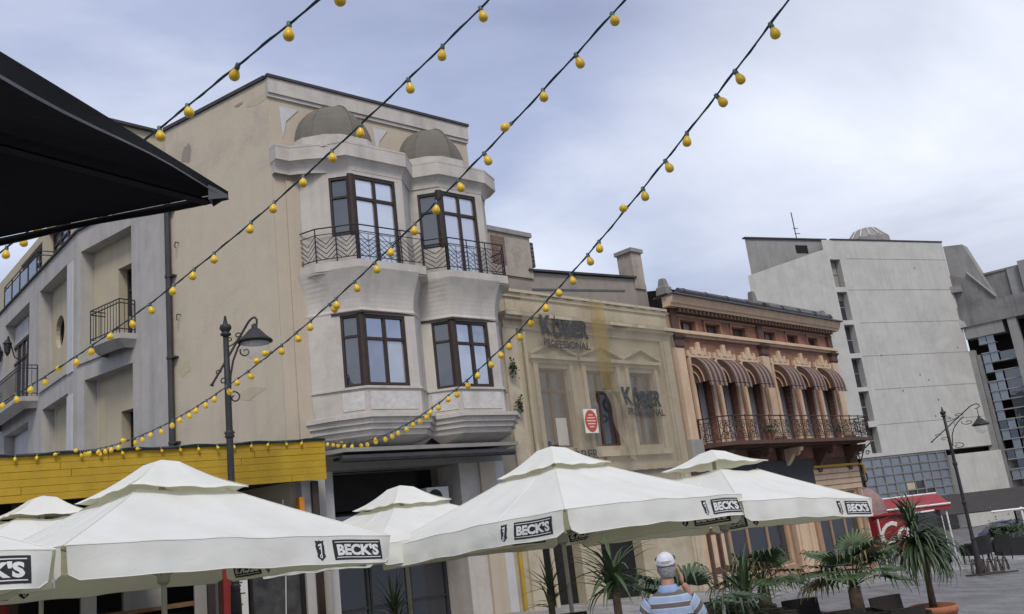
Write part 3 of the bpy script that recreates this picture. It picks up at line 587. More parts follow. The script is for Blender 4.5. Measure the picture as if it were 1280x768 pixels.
    # parapet edge, terrace rail, set-back top storey
    for fr, a, b in ((F1, 0, 4.32), (F2, 0, 12.5)):
        mb = MB(); mb.box(fr, a, b, -.25, .06, ZP+.003, ZP+.06); mb.build('parapet_edge', 'coping', T)
    mb = MB(); mb.plan(F2, [(0, -.2), (12.5, -.2), (12.5, -8), (0, -8)], ZP-.2, ZP-.1); mb.plan(F1, [(0, -.2), (4.3, -.2), (4.3, -6), (0, -6)], ZP-.22, ZP-.12); mb.build('terrace', 'concmid', T)
    up = MB(); wall(F2, -.2, 14, ZP-.1, 14.0, -.9, [(4.0, 6.6, ZP-.05, 13.7), (7.4, 10.4, ZP-.05, 13.7)], .25, up); up.build('upper_storey', 'yellowbeige', T)
    window(T, F2, 4.0, 6.6, ZP, 13.7, -1.05, 3, (.8,), .09, 'brownwood', 'glass'); window(T, F2, 7.4, 10.4, ZP, 13.7, -1.05, 3, (.8,), .09, 'brownwood', 'glass')
    FU = Fr((-10.28, 21.64), 43); up = MB(); wall(FU, 0, 6, ZP-.1, 14.0, 0, [], .2, up); up.quad(FU.p(0, 0, ZP-.1), FU.p(0, 0, 14), F2.p(-.2, -.9, 14), F2.p(-.2, -.9, ZP-.1)); up.build('upper_storey', 'yellowbeige', T)
    up = MB(); up.box(FU, -.1, 6, -.2, .12, 14.003, 14.08); up.build('roof_edge', 'coping', T)
    mb = MB(); mb.box(F2, .0, .45, -.9, -.82, ZP-.1, 14.0); mb.build('pale_strip', 'palerender', T)
    Rl = MB(); rl = [(4.5, -.75), (4.6, -.08), (8.9, -.08), (9.0, -.75)]
    for zz in (ZP+.95, ZP+.82, ZP+.15): Rl.tube([F2.p(u, w, zz) for u, w in rl], .02, 5)
    Rl = Rl.build('terrace_railing', 'iron', T)
    for k in range(5):
        u = 4.6+4.3*k/4; mb = MB(); mb.bar(F2.p(u, -.08, ZP), F2.p(u, -.08, ZP+.97), .022); mb.build('post', 'iron', Rl)
        if k < 4:
            mb = MB(); mb.box(F2, u+.12, u+.95, -.10, -.075, ZP+.2, ZP+.76); mb.build('infill_panel', 'glassblock', Rl)
grey_wing()

# ================================================================== OCHRE HOUSE UNDER NETTING
def ochre_house():
    T = thing('ochre_house', 'crumbling ochre plaster house with three pedimented windows between the bays and brick house', 'building', FK.p(0, 0, 0))
    WN = [(1.62, 2.82), (3.52, 4.82), (5.42, 6.62)]
    ops = [(a, b, 4.02, 6.18) for a, b in WN]+[(.9, 2.4, -1, 2.6), (3.2, 4.9, -1, 2.6)]
    mb = MB(); wall(FK, 0, 7.75, -1.2, 8.2, 0, ops, .3, mb); mb.build('facade', 'kober', T)
    for a, b in WN:
        wd = window(T, FK, a, b, 4.02, 6.18, -.16, 2, (.72,), .08, 'brownorn', 'glassdark')
        for x0, x1 in ((a-.17, a-.02), (b+.02, b+.17)):
            mb = MB(); mb.box(FK, x0, x1, 0, .07, 3.9, 6.3); mb.build('jamb', 'kobertrim', wd)
        mb = MB(); mb.box(FK, a-.25, b+.25, 0, .13, 3.72, 3.88); mb.build('sill', 'kobertrim', wd)
        mb = MB(); m = (a+b)/2; mb.box(FK, a-.3, b+.3, 0, .16, 6.40, 6.5); PD = mb.build('pediment', 'kobertrim', wd)
        mb = MB(); mb.box(FK, a-.2, b+.2, 0, .06, 6.30, 6.398)
        for s in (-1, 1):
            x = m+s*((b-a)/2+.3); mb.add([FK.p(x, w, z) for w in (0, .16) for z in (6.502, 6.58)]+[FK.p(m, w, z) for w in (0, .16) for z in (6.84, 6.93)], [(0, 1, 5, 4), (2, 6, 7, 3), (1, 3, 7, 5), (0, 4, 6, 2), (0, 2, 3, 1), (4, 5, 7, 6)])
        mb.prism(FK, [(a-.2, 6.503), (b+.2, 6.503), (m, 6.84)], 0, .04); mb.build('gable_trim', 'kobertrim', wd)
    for u0_, u1_, w in ((.45, .95, .06), (7.15, 7.62, .09), (7.24, 7.5, .14)):
        mb = MB(); mb.box(FK, u0_, u1_, 0, w, -.5, 7.2); mb.build('pilaster', 'kobertrim', T)
    mb = MB(); mb.box(FK, .5, 7.7, 0, .07, 7.2, 7.42); mb.box(FK, .45, 7.72, 0, .22, 7.422, 7.50); mb.box(FK, .42, 7.74, 0, .30, 7.502, 7.60); mb.build('cornice', 'kobertrim', T)
    mb = MB(); mb.box(FK, .5, 7.7, 0, .06, 8.08, 8.2); mb.box(FK, .45, 7.72, -.1, .12, 8.202, 8.28); mb.build('attic_ledge', 'kobertrim', T)
    for a, b in ((.7, 3.5), (4.4, 7.4)):
        mb = MB(); mb.box(FK, a, b, 0, .035, 7.70, 8.0); mb.build('attic_panel', 'kobertrim', T)
    mb = MB(); mb.box(FK, .3, 7.7, 0, .1, 3.3, 3.48); mb.build('string_course', 'kobertrim', T)
    # plain gable behind the attic
    mb = MB(); mb.prism(FK, [(.55, 8.0), (7.75, 8.0), (7.75, 9.30), (7.2, 9.42), (2.35, 9.10), (.55, 9.02)], -1.2, -.55); mb.build('gable', 'gable', T)
    mb = MB(); mb.prism(FK, [(2.3, 9.12), (7.2, 9.44), (7.2, 9.50), (2.3, 9.18)], -1.4, -.45); mb.build('gable_coping', 'coping', T)
    mb = MB(); mb.prism(FK, [(2.4, 8.56), (6.6, 8.94), (6.6, 9.0), (2.4, 8.62)], -.55, -.535); mb.build('flashing', 'zinc', T)
    mb = MB(); mb.plan(FK, [(0, -1.2), (7.75, -1.2), (7.75, -7), (0, -7)], 8.6, 8.8); mb.build('roof', 'tile', T)
    def chimney(u0_, u1_, w0, w1, z0, z1, cap, patch=True):
        mb = MB(); mb.box(FK, u0_, u1_, w0, w1, z0, z1); Ck = mb.build('chimney', 'chimney', T)
        mb = MB(); mb.box(FK, u0_-.06, u1_+.06, w0-.06, w1+.06, z1, z1+cap); mb.build('chimney_cap', 'concmid', Ck)
        if patch: mb = MB(); mb.box(FK, u0_+.1, u0_+.62, w1, w1+.012, z1-.95, z1-.12); mb.build('bare_brick_patch', 'sootbrick', Ck)
    chimney(.85, 2.48, -1.6, -.50, 8.9, 10.14, .13)
    chimney(3.3, 4.6, -3.5, -2.7, 9.0, 10.1, .08, False)
    chimney(7.14, 7.66, -1.1, -.5, 9.1, 10.34, .13, False)
    mb = MB(); mb.box(FK, 2.62, 2.82, -.9, -.7, 9.35, 10.1); V = mb.build('vent_grille', 'coping', T)
    for k in range(5): mb = MB(); mb.box(FK, 2.64, 2.8, -.7, -.69, 9.42+k*.13, 9.49+k*.13); mb.build('slat', 'zinc', V)
    # rain pipe, streaky
    mb = MB(); mb.tube([FK.p(1.18, .1, 7.1), FK.p(1.16, .1, 5), FK.p(1.24, .1, 0)], .055, 8); mb.build('drainpipe', 'kobertrim', T)
    mb = MB(); mb.tube([FK.p(.1, .12, 3.2), FK.p(.12, .12, 0)], .05, 8); mb.build('gas_pipe', 'gaspipe', T)
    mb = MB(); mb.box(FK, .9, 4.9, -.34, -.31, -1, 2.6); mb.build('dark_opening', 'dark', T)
    # torn scaffold netting with faded print
    NT = thing('facade_netting', 'torn sheer beige netting with faded grey lettering hung over the ochre house', 'netting', FK.p(0, .2, 0))
    def bil(u, z): return .30+.05*math.sin(u*2.3+z*.7)+.035*math.sin(u*5.1-z*1.9)+(.10*math.exp(-((u-4.1)**2)/.5) if z < 5.2 else 0)
    def sheet(name, m, u0_, u1_, z0, z1, off=0, hole=None, nu=30, nz=24):
        mb = MB(); idx = {}
        for j in range(nz+1):
            for i in range(nu+1):
                u = u0_+(u1_-u0_)*i/nu; z = z0+(z1-z0)*j/nz+.05*math.sin(i*1.3)*(j in (0, nz))
                idx[i, j] = len(mb.v); mb.v.append(FK.p(u, bil(u, z)+off, z))
        for j in range(nz):
            for i in range(nu):
                u = u0_+(u1_-u0_)*(i+.5)/nu; z = z0+(z1-z0)*(j+.5)/nz
                if hole and hole(u, z): continue
                mb.f.append((idx[i, j], idx[i+1, j], idx[i+1, j+1], idx[i, j+1]))
        return mb.build(name, m, NT, True)
    sheet('net', 'net', .95, 7.62, 3.3, 8.1, 0, lambda u, z: (z < 5.55 and 3.55 < u < 4.75-.25*(5.5-z) and u > 3.5+.0*z and z > 3.55+.7*(u-3.5)) or (u < 2.0 and z < 4.3 and z < 4.7-.4*u), 60, 50)
    sheet('yellow_strip', 'netyellow', 3.72, 4.3, 5.55, 8.15, .03, None, 6, 20)
    # the torn flap folding away from the second window
    fl = MB(); fl.loft([[FK.p(3.85+.5*t+.10*math.sin(9*t), .3+.18*t, 5.55-1.95*t) for t in [k/14 for k in range(15)]], [FK.p(4.12+.62*t, .36+.10*math.sin(7*t), 5.55-2.0*t) for t in [k/14 for k in range(15)]], [FK.p(4.3+.55*t, .24, 5.5-1.7*t) for t in [k/14 for k in range(15)]]]); fl.build('torn_flap', 'net', NT, True)
    def netprint(s, uc, zc, w, h, bold, sk=0.0):
        vs, fs = fit_text(s, w, h, bold, 0.0)
        mb = MB(); mb.add([FK.p(uc+v.x, bil(uc+v.x, zc+v.y)+.055, zc+v.y+sk*v.x) for v in vs], fs); mb.build('lettering', 'netprint', NT)
    netprint('K', 1.80, 7.27, .50, .56, .045); netprint('\u00d6BER', 2.80, 7.29, 1.44, .62, .045)
    netprint('PROFESIONAL', 2.55, 6.78, 1.95, .22, .03)
    netprint('K', 4.74, 5.37, .48, .54, .045); netprint('\u00d6BER', 5.72, 5.37, 1.40, .58, .045)
    netprint('PROFESIONAL', 5.55, 4.92, 1.95, .22, .03)
    netprint('K\u00d6BER', 2.55, 3.80, 1.3, .3, .02)
    # round red warning sign on white board
    SG = thing('warning_sign', 'white board with a red oval warning notice hung on the netting', 'sign', FK.p(3.2, .34, 4.3))
    mb = MB(); mb.box(FK, 2.72, 3.24, .44, .46, 4.33, 4.98); mb.build('board', 'white', SG)
    mb = MB(); n = 28; mb.loft([[FK.p(2.98+r*.245*math.cos(2*math.pi*k/n), .466, 4.655+r*.30*math.sin(2*math.pi*k/n)) for k in range(n)] for r in (1, .01)], True); mb.build('red_oval', 'signred', SG)
    for k, (l, z) in enumerate(((.16, .16), (.30, .08), (.34, 0), (.30, -.08), (.18, -.16))):
        mb = MB(); mb.box(FK, 2.98-l/2, 2.98+l/2, .467, .47, 4.645+z, 4.67+z); mb.build('text_line', 'printwhite', SG)
    mb = MB(); mb.box(FK, 2.25, 2.72, -.22, -.2, 4.05, 4.85)
    o = mb.build('paper_sheet', 'printwhite'); tag(o, 'pale sheet standing inside the left window of the ochre house', 'sheet')
    # weeds in the gutter joint
    for u, z in ((.55, 6.1), (.62, 5.15)):
        W = MB(); rr = random.Random(int(z*10))
        for k in range(90):
            c = FK.p(u+rr.gauss(0, .06), .15+rr.uniform(0, .12), z+rr.gauss(0, .10)); d = Vector((rr.gauss(0, 1), rr.gauss(0, 1), rr.gauss(-.2, .7))).normalized()*.09; s = Vector((rr.gauss(0, 1), rr.gauss(0, 1), rr.gauss(0, 1))).normalized()*.025
            W.quad(c-s, c+d*.5-s*1.5, c+d, c+d*.5+s*1.5)
        o = W.build('wall_weed', 'leafd'); tag(o, 'tuft of green weed high in the joint beside the right bay' if z > 6 else 'small dark hanging weed tuft lower down the joint wall', 'plant')
ochre_house()
# ================================================================== BRICK HOUSE WITH STRIPED AWNINGS
def brick_house():
    F = FO; T = thing('brick_house', 'orange and red brick house with six striped awnings and a long iron balcony', 'building', F.p(0, 0, -.6))
    ATT = [(.73, 1.60), (2.2, 3.1), (3.85, 4.75), (6.0, 6.85), (7.74, 8.6), (9.4, 10.25)]
    DR = [(.98, 1.95), (2.52, 3.48), (4.12, 5.08), (6.28, 7.24), (7.98, 8.94), (9.66, 10.62)]
    ops = [(a, b, 7.70, 8.02) for a, b in ATT]+[(a, b, 3.95, 6.72) for a, b in DR]
    mb = MB(); wall(F, 0, 11.5, 3.3, 8.36, 0, ops, .35, mb); mb.build('facade', 'brick', T)
    mb = MB(); mb.quad(F.p(11.5, 0, -2), F.p(11.5, -9, -2), F.p(11.5, -9, 8.7), F.p(11.5, 0, 8.7)); mb.build('side_wall', 'creamdeep', T)
    for a, b in ATT:
        w = window(T, F, a, b, 7.70, 8.02, -.14, 2, (), .035, 'brownorn', 'glass', name='attic_window')
        mb = MB(); mb.box(F, a-.1, a-.002, 0, .04, 7.66, 8.12); mb.box(F, b+.002, b+.1, 0, .04, 7.66, 8.12); mb.box(F, a-.1, b+.1, 0, .05, 8.022, 8.12); mb.build('surround', 'brick', w)
    for k, (a, b) in enumerate(DR):
        w = window(T, F, a, b, 3.95, 6.72, -.2, 2, (.8,), .07, 'brownorn', 'skyrefl', name='balcony_door')
        # cream jamb columns and stepped head
        for x0, x1 in ((a-.16, a-.003), (b+.003, b+.16)):
            mb = MB(); mb.box(F, x0, x1, 0, .075, 3.95, 6.78); mb.build('jamb', 'cream', w)
        m = (a+b)/2; mb = MB()
        for hw, z0, z1, d in ((.62, 6.782, 6.87, .07), (.40, 6.872, 7.02, .075), (.15, 7.022, 7.13, .08)):
            mb.box(F, m-hw, m+hw, 0, d, z0, z1)
        for s in (-1, 1):
            mb.box(F, m+s*.62-.06, m+s*.62+.06, 0, .085, 6.80, 7.0); mb.box(F, m+s*.36-.06, m+s*.36+.06, 0, .09, 6.88, 7.12)
        mb.box(F, m-.09, m+.09, 0, .1, 6.89, 7.30); mb.build('stepped_head', 'cream', w)
        for q in range(9): mb = MB(); mb.box(F, b+.165, b+.26, 0, .05, 4.0+q*.3, 4.2+q*.3); mb.build('quoin', 'brick', w)
        # barrel awning with closed sides and scalloped edge
        x0, x1 = a-.05, b+.02; n = 10; prof = [(.58*math.sin(math.pi/2*i/n), 6.76-.86*(1-math.cos(math.pi/2*i/n))) for i in range(n+1)]
        mb = MB(); nx = 20; uvs = []
        for i, (d, z) in enumerate(prof):
            for j in range(nx+1): mb.v.append(F.p(x0+(x1-x0)*j/nx, d+.03, z)); uvs.append((i*.1, (x1-x0)*j/nx))
        for i in range(n):
            for j in range(nx): q = i*(nx+1)+j; mb.f.append((q, q+1, q+nx+2, q+nx+1))
        o0 = len(mb.v)
        for j in range(nx+1):
            mb.v.append(F.p(x0+(x1-x0)*j/nx, .615, 5.88)); uvs.append((1.1, (x1-x0)*j/nx))
        for j in range(nx+1):
            mb.v.append(F.p(x0+(x1-x0)*j/nx, .625, 5.74+.03*abs(math.sin(math.pi*j/2.5)))); uvs.append((1.3, (x1-x0)*j/nx))
        for j in range(nx): q = o0+j; mb.f.append((q, q+1, q+nx+2, q+nx+1))
        aw = mb.build('awning', 'awn', w)
        ul = aw.data.uv_layers.new(name='UVMap')
        for lp in aw.data.loops: ul.data[lp.index].uv = uvs[lp.vertex_index]
        for x, sg_ in ((x0, 1), (x1, -1)):
            sd_ = MB(); sd_.add([F.p(x+sg_*.01, .0, 5.90)]+[F.p(x+sg_*.01, .03+d, z) for d, z in prof], [(0, i+1, i+2) for i in range(n)]); sd_.build('awning_side', 'brownorn', w)
            ar = MB()
            for f in (.45, .72):
                ar.tube([F.p(x-sg_*.006, (.03+d)*f, 5.90+(z-5.90)*f) for d, z in prof], .03, 4)
            ar.build('side_stripe', 'creamdeep', w)
    # pilasters with dark capitals
    for u in (.12, 5.46, 10.95):
        mb = MB(); mb.box(F, u, u+.46, 0, .12, 3.95, 7.04); P = mb.build('pilaster', 'cream', T)
        mb = MB(); mb.loft([[F.p(x, w, z) for x, w in ((u+.02-d, 0), (u+.02-d, .13+d), (u+.44+d, .13+d), (u+.44+d, 0))] for z, d in ((7.042, 0), (7.1, .03), (7.3, .02), (7.38, .08), (7.44, .1))]); mb.build('capital', 'brownorn', P)
        mb = MB(); mb.box(F, u+.06, u+.4, 0, .1, 7.66, 8.34); mb.build('upper_pilaster', 'brownorn', P)
        mb = MB(); mb.box(F, u-.1, u+.54, 0, .2, 3.3, 4.1); mb.build('pedestal', 'concmid' if u < 1 else 'brownorn', P)
    mb = MB(); mb.box(F, 0, 11.55, 0, .10, 7.446, 7.52); mb.box(F, -.02, 11.58, 0, .2, 7.522, 7.60); mb.box(F, 0, 11.55, 0, .13, 7.602, 7.655); mb.build('string_course', 'cream', T)
    mb = MB(); mb.box(F, 0, 11.5, 0, .06, 8.13, 8.2); mb.build('frieze', 'creamdeep', T)
    D = MB()
    for k in range(46): D.box(F, .45+k*.237, .45+k*.237+.13, 0, .26, 8.21, 8.36)
    D.build('dentil_course', 'brownorn', T)
    prof = [(0, 8.362), (.28, 8.362), (.30, 8.43), (.36, 8.47), (.42, 8.62), (.44, 8.70), (0, 8.70)]
    mb = MB(); mb.loft([[F.p(u, w, z) for w, z in prof] for u in (-.05, 5.4, 5.401, 6.0, 6.001, 11.75)], True, True, True); mb.build('cornice', 'cream', T)
    mb = MB(); mb.box(F, -.08, 11.8, -.3, .54, 8.703, 8.75); mb.build('flashing', 'zinc', T)
    mb = MB(); mb.tube([F.p(.3, .42, 8.86), F.p(5.45, .42, 8.86)], .095, 8); mb.tube([F.p(6.0, .42, 8.84), F.p(11.0, .42, 8.84)], .085, 8); G = mb.build('gutter', 'zinc', T)
    for k in range(9):
        u = .6+k*1.28; mb = MB(); mb.tube([F.p(u-.02, .42, 8.86), F.p(u+.02, .42, 8.86)], .112, 8); mb.build('gutter_joint', 'coping', G)
    # roof edge tiles one by one along the eave
    mb = MB(); mb.quad(F.p(.1, .3, 8.92), F.p(5.4, .3, 8.92), F.p(5.4, -5, 9.9), F.p(.1, -5, 9.9)); mb.quad(F.p(6, .1, 8.92), F.p(11.2, .1, 8.92), F.p(11.2, -5, 9.6), F.p(6, -5, 9.6)); RF = mb.build('roof', 'tile', T)
    tm = MB(); tm.tube([F.p(0, .34, 8.98)-F.p(0, 0, 0), F.p(0, -.3, 9.10)-F.p(0, 0, 0)], .062, 6)
    t0 = None
    for k in range(38):
        if t0 is None: t0 = tm.build('roof_tile', 'tile', RF); o = t0
        else: o = t0.copy(); col.objects.link(o)
        q = F.p(.22+k*.138, 0, random.uniform(-.01, .01))-ORG[T.name]; o.location = q
    mb = MB(); mb.box(F, 6.05, 10.95, -.25, -.05, 8.76, 9.22); mb.build('roof_parapet', 'concdark', T)
    for u, h in ((.02, 9.3), (5.55, 9.45), (10.95, 9.2)):
        mb = MB(); mb.loft([[F.p(u+x*s, .1+y*s, z) for x, y in ((-.16, -.16), (-.16, .16), (.16, .16), (.16, -.16))] for z, s in ((8.76, 1.2), (9.0, 1.1), (9.05, .8), (h-.06, .6), (h, .5))], True, True, True); mb.build('roof_pier', 'concdark', T)
    # balcony
    mb = MB(); mb.plan(F, [(.72, 0), (.80, .75), (1.25, 1.05), (11.0, 1.05), (11.35, .8), (11.4, 0)], 3.80, 3.92); mb.plan(F, [(.9, 0), (1.3, .8), (10.9, .8), (11.2, 0)], 3.74, 3.797); BA = mb.build('balcony', 'brownorn', T)
    rl = [(.78, .05), (.86, .72), (1.28, 1.0), (10.97, 1.0), (11.3, .76), (11.34, .05)]
    for z, r in ((4.72, .022), (4.58, .012), (4.02, .014)):
        mb = MB(); mb.tube([F.p(u, w, z) for u, w in rl], r, 5); mb.build('rail', 'rustiron', BA)
    def scroll(P, cx, cz, r, turns, s, ph): return [P(cx+s*(r*(1-t*.8))*math.cos(ph+t*turns*6.283), cz+(r*(1-t*.8))*math.sin(ph+t*turns*6.283)) for t in [i/12 for i in range(13)]]
    for (ua, wa), (ub, wb) in zip(rl, rl[1:]):
        L = math.hypot(ub-ua, wb-wa); n = max(1, round(L/.75))
        for k in range(n):
            l = L/n
            P = lambda x, z: F.p(ua+(ub-ua)*(k*l+x)/L, wa+(wb-wa)*(k*l+x)/L, z)
            mb = MB(); mb.bar(P(0, 3.92), P(0, 4.76), .02); mb.build('post', 'rustiron', BA)
            S = MB()
            for cx, s in ((l*.27, 1), (l*.73, -1)):
                S.tube(scroll(P, cx, 4.42, .13, 1.4, s, .5), .013, 4); S.tube(scroll(P, cx, 4.17, .12, 1.4, s, -2.6), .013, 4); S.tube([P(cx-s*.13, 4.05), P(cx, 4.3), P(cx+s*.13, 4.56)], .012, 4)
            S.tube([P(l*.5, 4.02), P(l*.5, 4.58)], .013, 4); S.tube([P(l*.5+.1*math.cos(i*.785), 4.3+.13*math.sin(i*.785)) for i in range(9)], .012, 4)
            S.build('scroll_panel', 'rustiron', BA)
    for u, sd in ((3.6, 1), (8.6, 2)):
        W = MB(); rr = random.Random(sd)
        for k in range(110):
            c = F.p(u+rr.gauss(0, .16), .85+rr.gauss(0, .06), 4.15+abs(rr.gauss(0, .14))); d = Vector((rr.gauss(0, 1), rr.gauss(0, 1), rr.gauss(.3, .7))).normalized()*.12; s_ = Vector((rr.gauss(0, 1), rr.gauss(0, 1), rr.gauss(0, 1))).normalized()*.03
            W.quad(c-s_*.3, c+d*.5-s_, c+d, c+d*.5+s_)
        PT = thing('balcony_plant', 'dark leafy pot plant on the iron balcony, '+('left of two' if sd == 1 else 'right of two'), 'plant', F.p(u, .8, 3.92)); W.build('foliage', 'leafd', PT)
        mb = MB(); mb.lathe(F.p(u, .85, 3.92), [(.1, 0), (.14, .22), (.15, .24)], 10); mb.build('pot', 'terracotta', PT)
    # corbels under the balcony
    for u in (1.3, 3.6, 5.7, 8.2, 10.7):
        mb = MB(); mb.loft([[F.p(u+x, w, z) for w, z in ((0, 3.67), (.82, 3.67), (.78, 3.55), (.5, 3.46), (.34, 3.25), (.2, 3.1), (.1, 2.8), (0, 2.75))] for x in (-.13, .13)], True, True, True); c = mb.build('corbel', 'cream' if u == 5.7 else 'brownorn', T)
        mb = MB(); q = F.p(u, .62, 3.52); mb.tube([q+F.n*(.14*(1-t*.7)*math.cos(9*t))+Vector((0, 0, .14*(1-t*.7)*math.sin(9*t))) for t in [i/14 for i in range(15)]], .05, 5); mb.build('volute', 'cream' if u == 5.7 else 'brownorn', c)
    mb = MB(); pts = [F.p(11.3, w, z) for w, z in ((.1, 2.9), (.3, 3.1), (.5, 3.5), (.8, 3.7))]; mb.tube(pts, .025, 5)
    for cx, cz, r in ((.35, 3.45, .16), (.62, 3.35, .1), (.2, 3.2, .09)): mb.tube([F.p(11.3, cx+r*math.cos(i*.6)*(1-i*.05), cz+r*math.sin(i*.6)*(1-i*.05)) for i in range(14)], .018, 4)
    mb.build('scroll_bracket', 'rustiron', T)
    # ground floor
    SW = [(1.5, 5.3, -.15, 1.95), (7.4, 10.9, -.3, 2.0)]
    mb = MB(); wall(F, 0, 11.5, -2.2, 3.3, 0, SW, .3, mb); mb.build('ground_wall', 'cream', T)
    mb = MB(); mb.box(F, 0, 11.5, 0, .05, 3.0, 3.298); mb.build('dark_frieze', 'brownorn', T)
    for k in range(4):
        mb = MB(); mb.box(F, 7.5, 11.45, .0, .06, 2.08+k*.21, 2.25+k*.21); mb.build('rusticated_block', 'cream', T)
    for a, b, c, d in SW:
        w = window(T, F, a, b, c, d, -.1, 3, (), .1, 'creamdeep', 'glassdark', name='shop_window')
        for x0, x1 in ((a-.3, a-.01), (b+.01, b+.3)):
            mb = MB(); mb.box(F, x0, x1, 0, .09, -1.6, 2.05); mb.build('surround', 'creamdeep', w)
        mb = MB(); mb.box(F, a, b, 0, .08, -1.6, c-.02); mb.build('stall_riser', 'creamdeep', w)
    for u in (.25, .8):
        mb = MB(); mb.box(F, u, u+.42, 0, .1, -1.3, 2.6); p = mb.build('panelled_pier', 'brownorn', T)
        for z in (-.9, .25, 1.4): mb = MB(); mb.box(F, u+.09, u+.33, .1, .118, z, z+.95); mb.build('cream_panel', 'cream', p)
    for u in (5.9, 6.6): mb = MB(); mb.box(F, u, u+.35, 0, .07, -1.4, 2.0); mb.build('pier_panel', 'cream', T)
    mb = MB(); mb.box(F, 2.2, 7.42, .12, .2, 2.35, 3.28); mb.build('sign_board', 'darkgrey', T)
    mb = MB(); mb.tube([F.p(7.6, .14, 2.98), F.p(11.4, .14, 2.98), F.p(11.7, .14, 2.92), F.p(11.75, .14, 2.6)], .05, 7); mb.build('gas_pipe', 'gaspipe', T)
    mb = MB(); c = F.p(11.75, .1, 2.45); mb.tube([c+F.d*(.2*math.cos(i*.785))+Vector((0, 0, .2*math.sin(i*.785))) for i in range(9)], .035, 5); mb.build('round_lamp_ring', 'rustiron', T)
    # side entrance dome awning round the corner
    mb = MB(); q = F.p(12.2, -.3, 0); n = 9
    mb.loft([[F.p(12.0+ .95*math.sin(t)*math.cos(ph), -.6+1.1*math.sin(t)*math.sin(ph), 1.15+1.0*math.cos(t)) for ph in [math.pi*(k/8)-.3 for k in range(9)]] for t in [math.pi/2*i/n for i in range(n+1)]]+[[F.p(12.0+.97*math.cos(ph), -.6+1.12*math.sin(ph), .95+.04*(k % 2)) for k, ph in enumerate([math.pi*(k/8)-.3 for k in range(9)])]])
    mb.build('side_awning', surf('dusty_mauve_canvas', (.30, .20, .19), (.2, .125, .12), 4, .85), T, True)
brick_house()

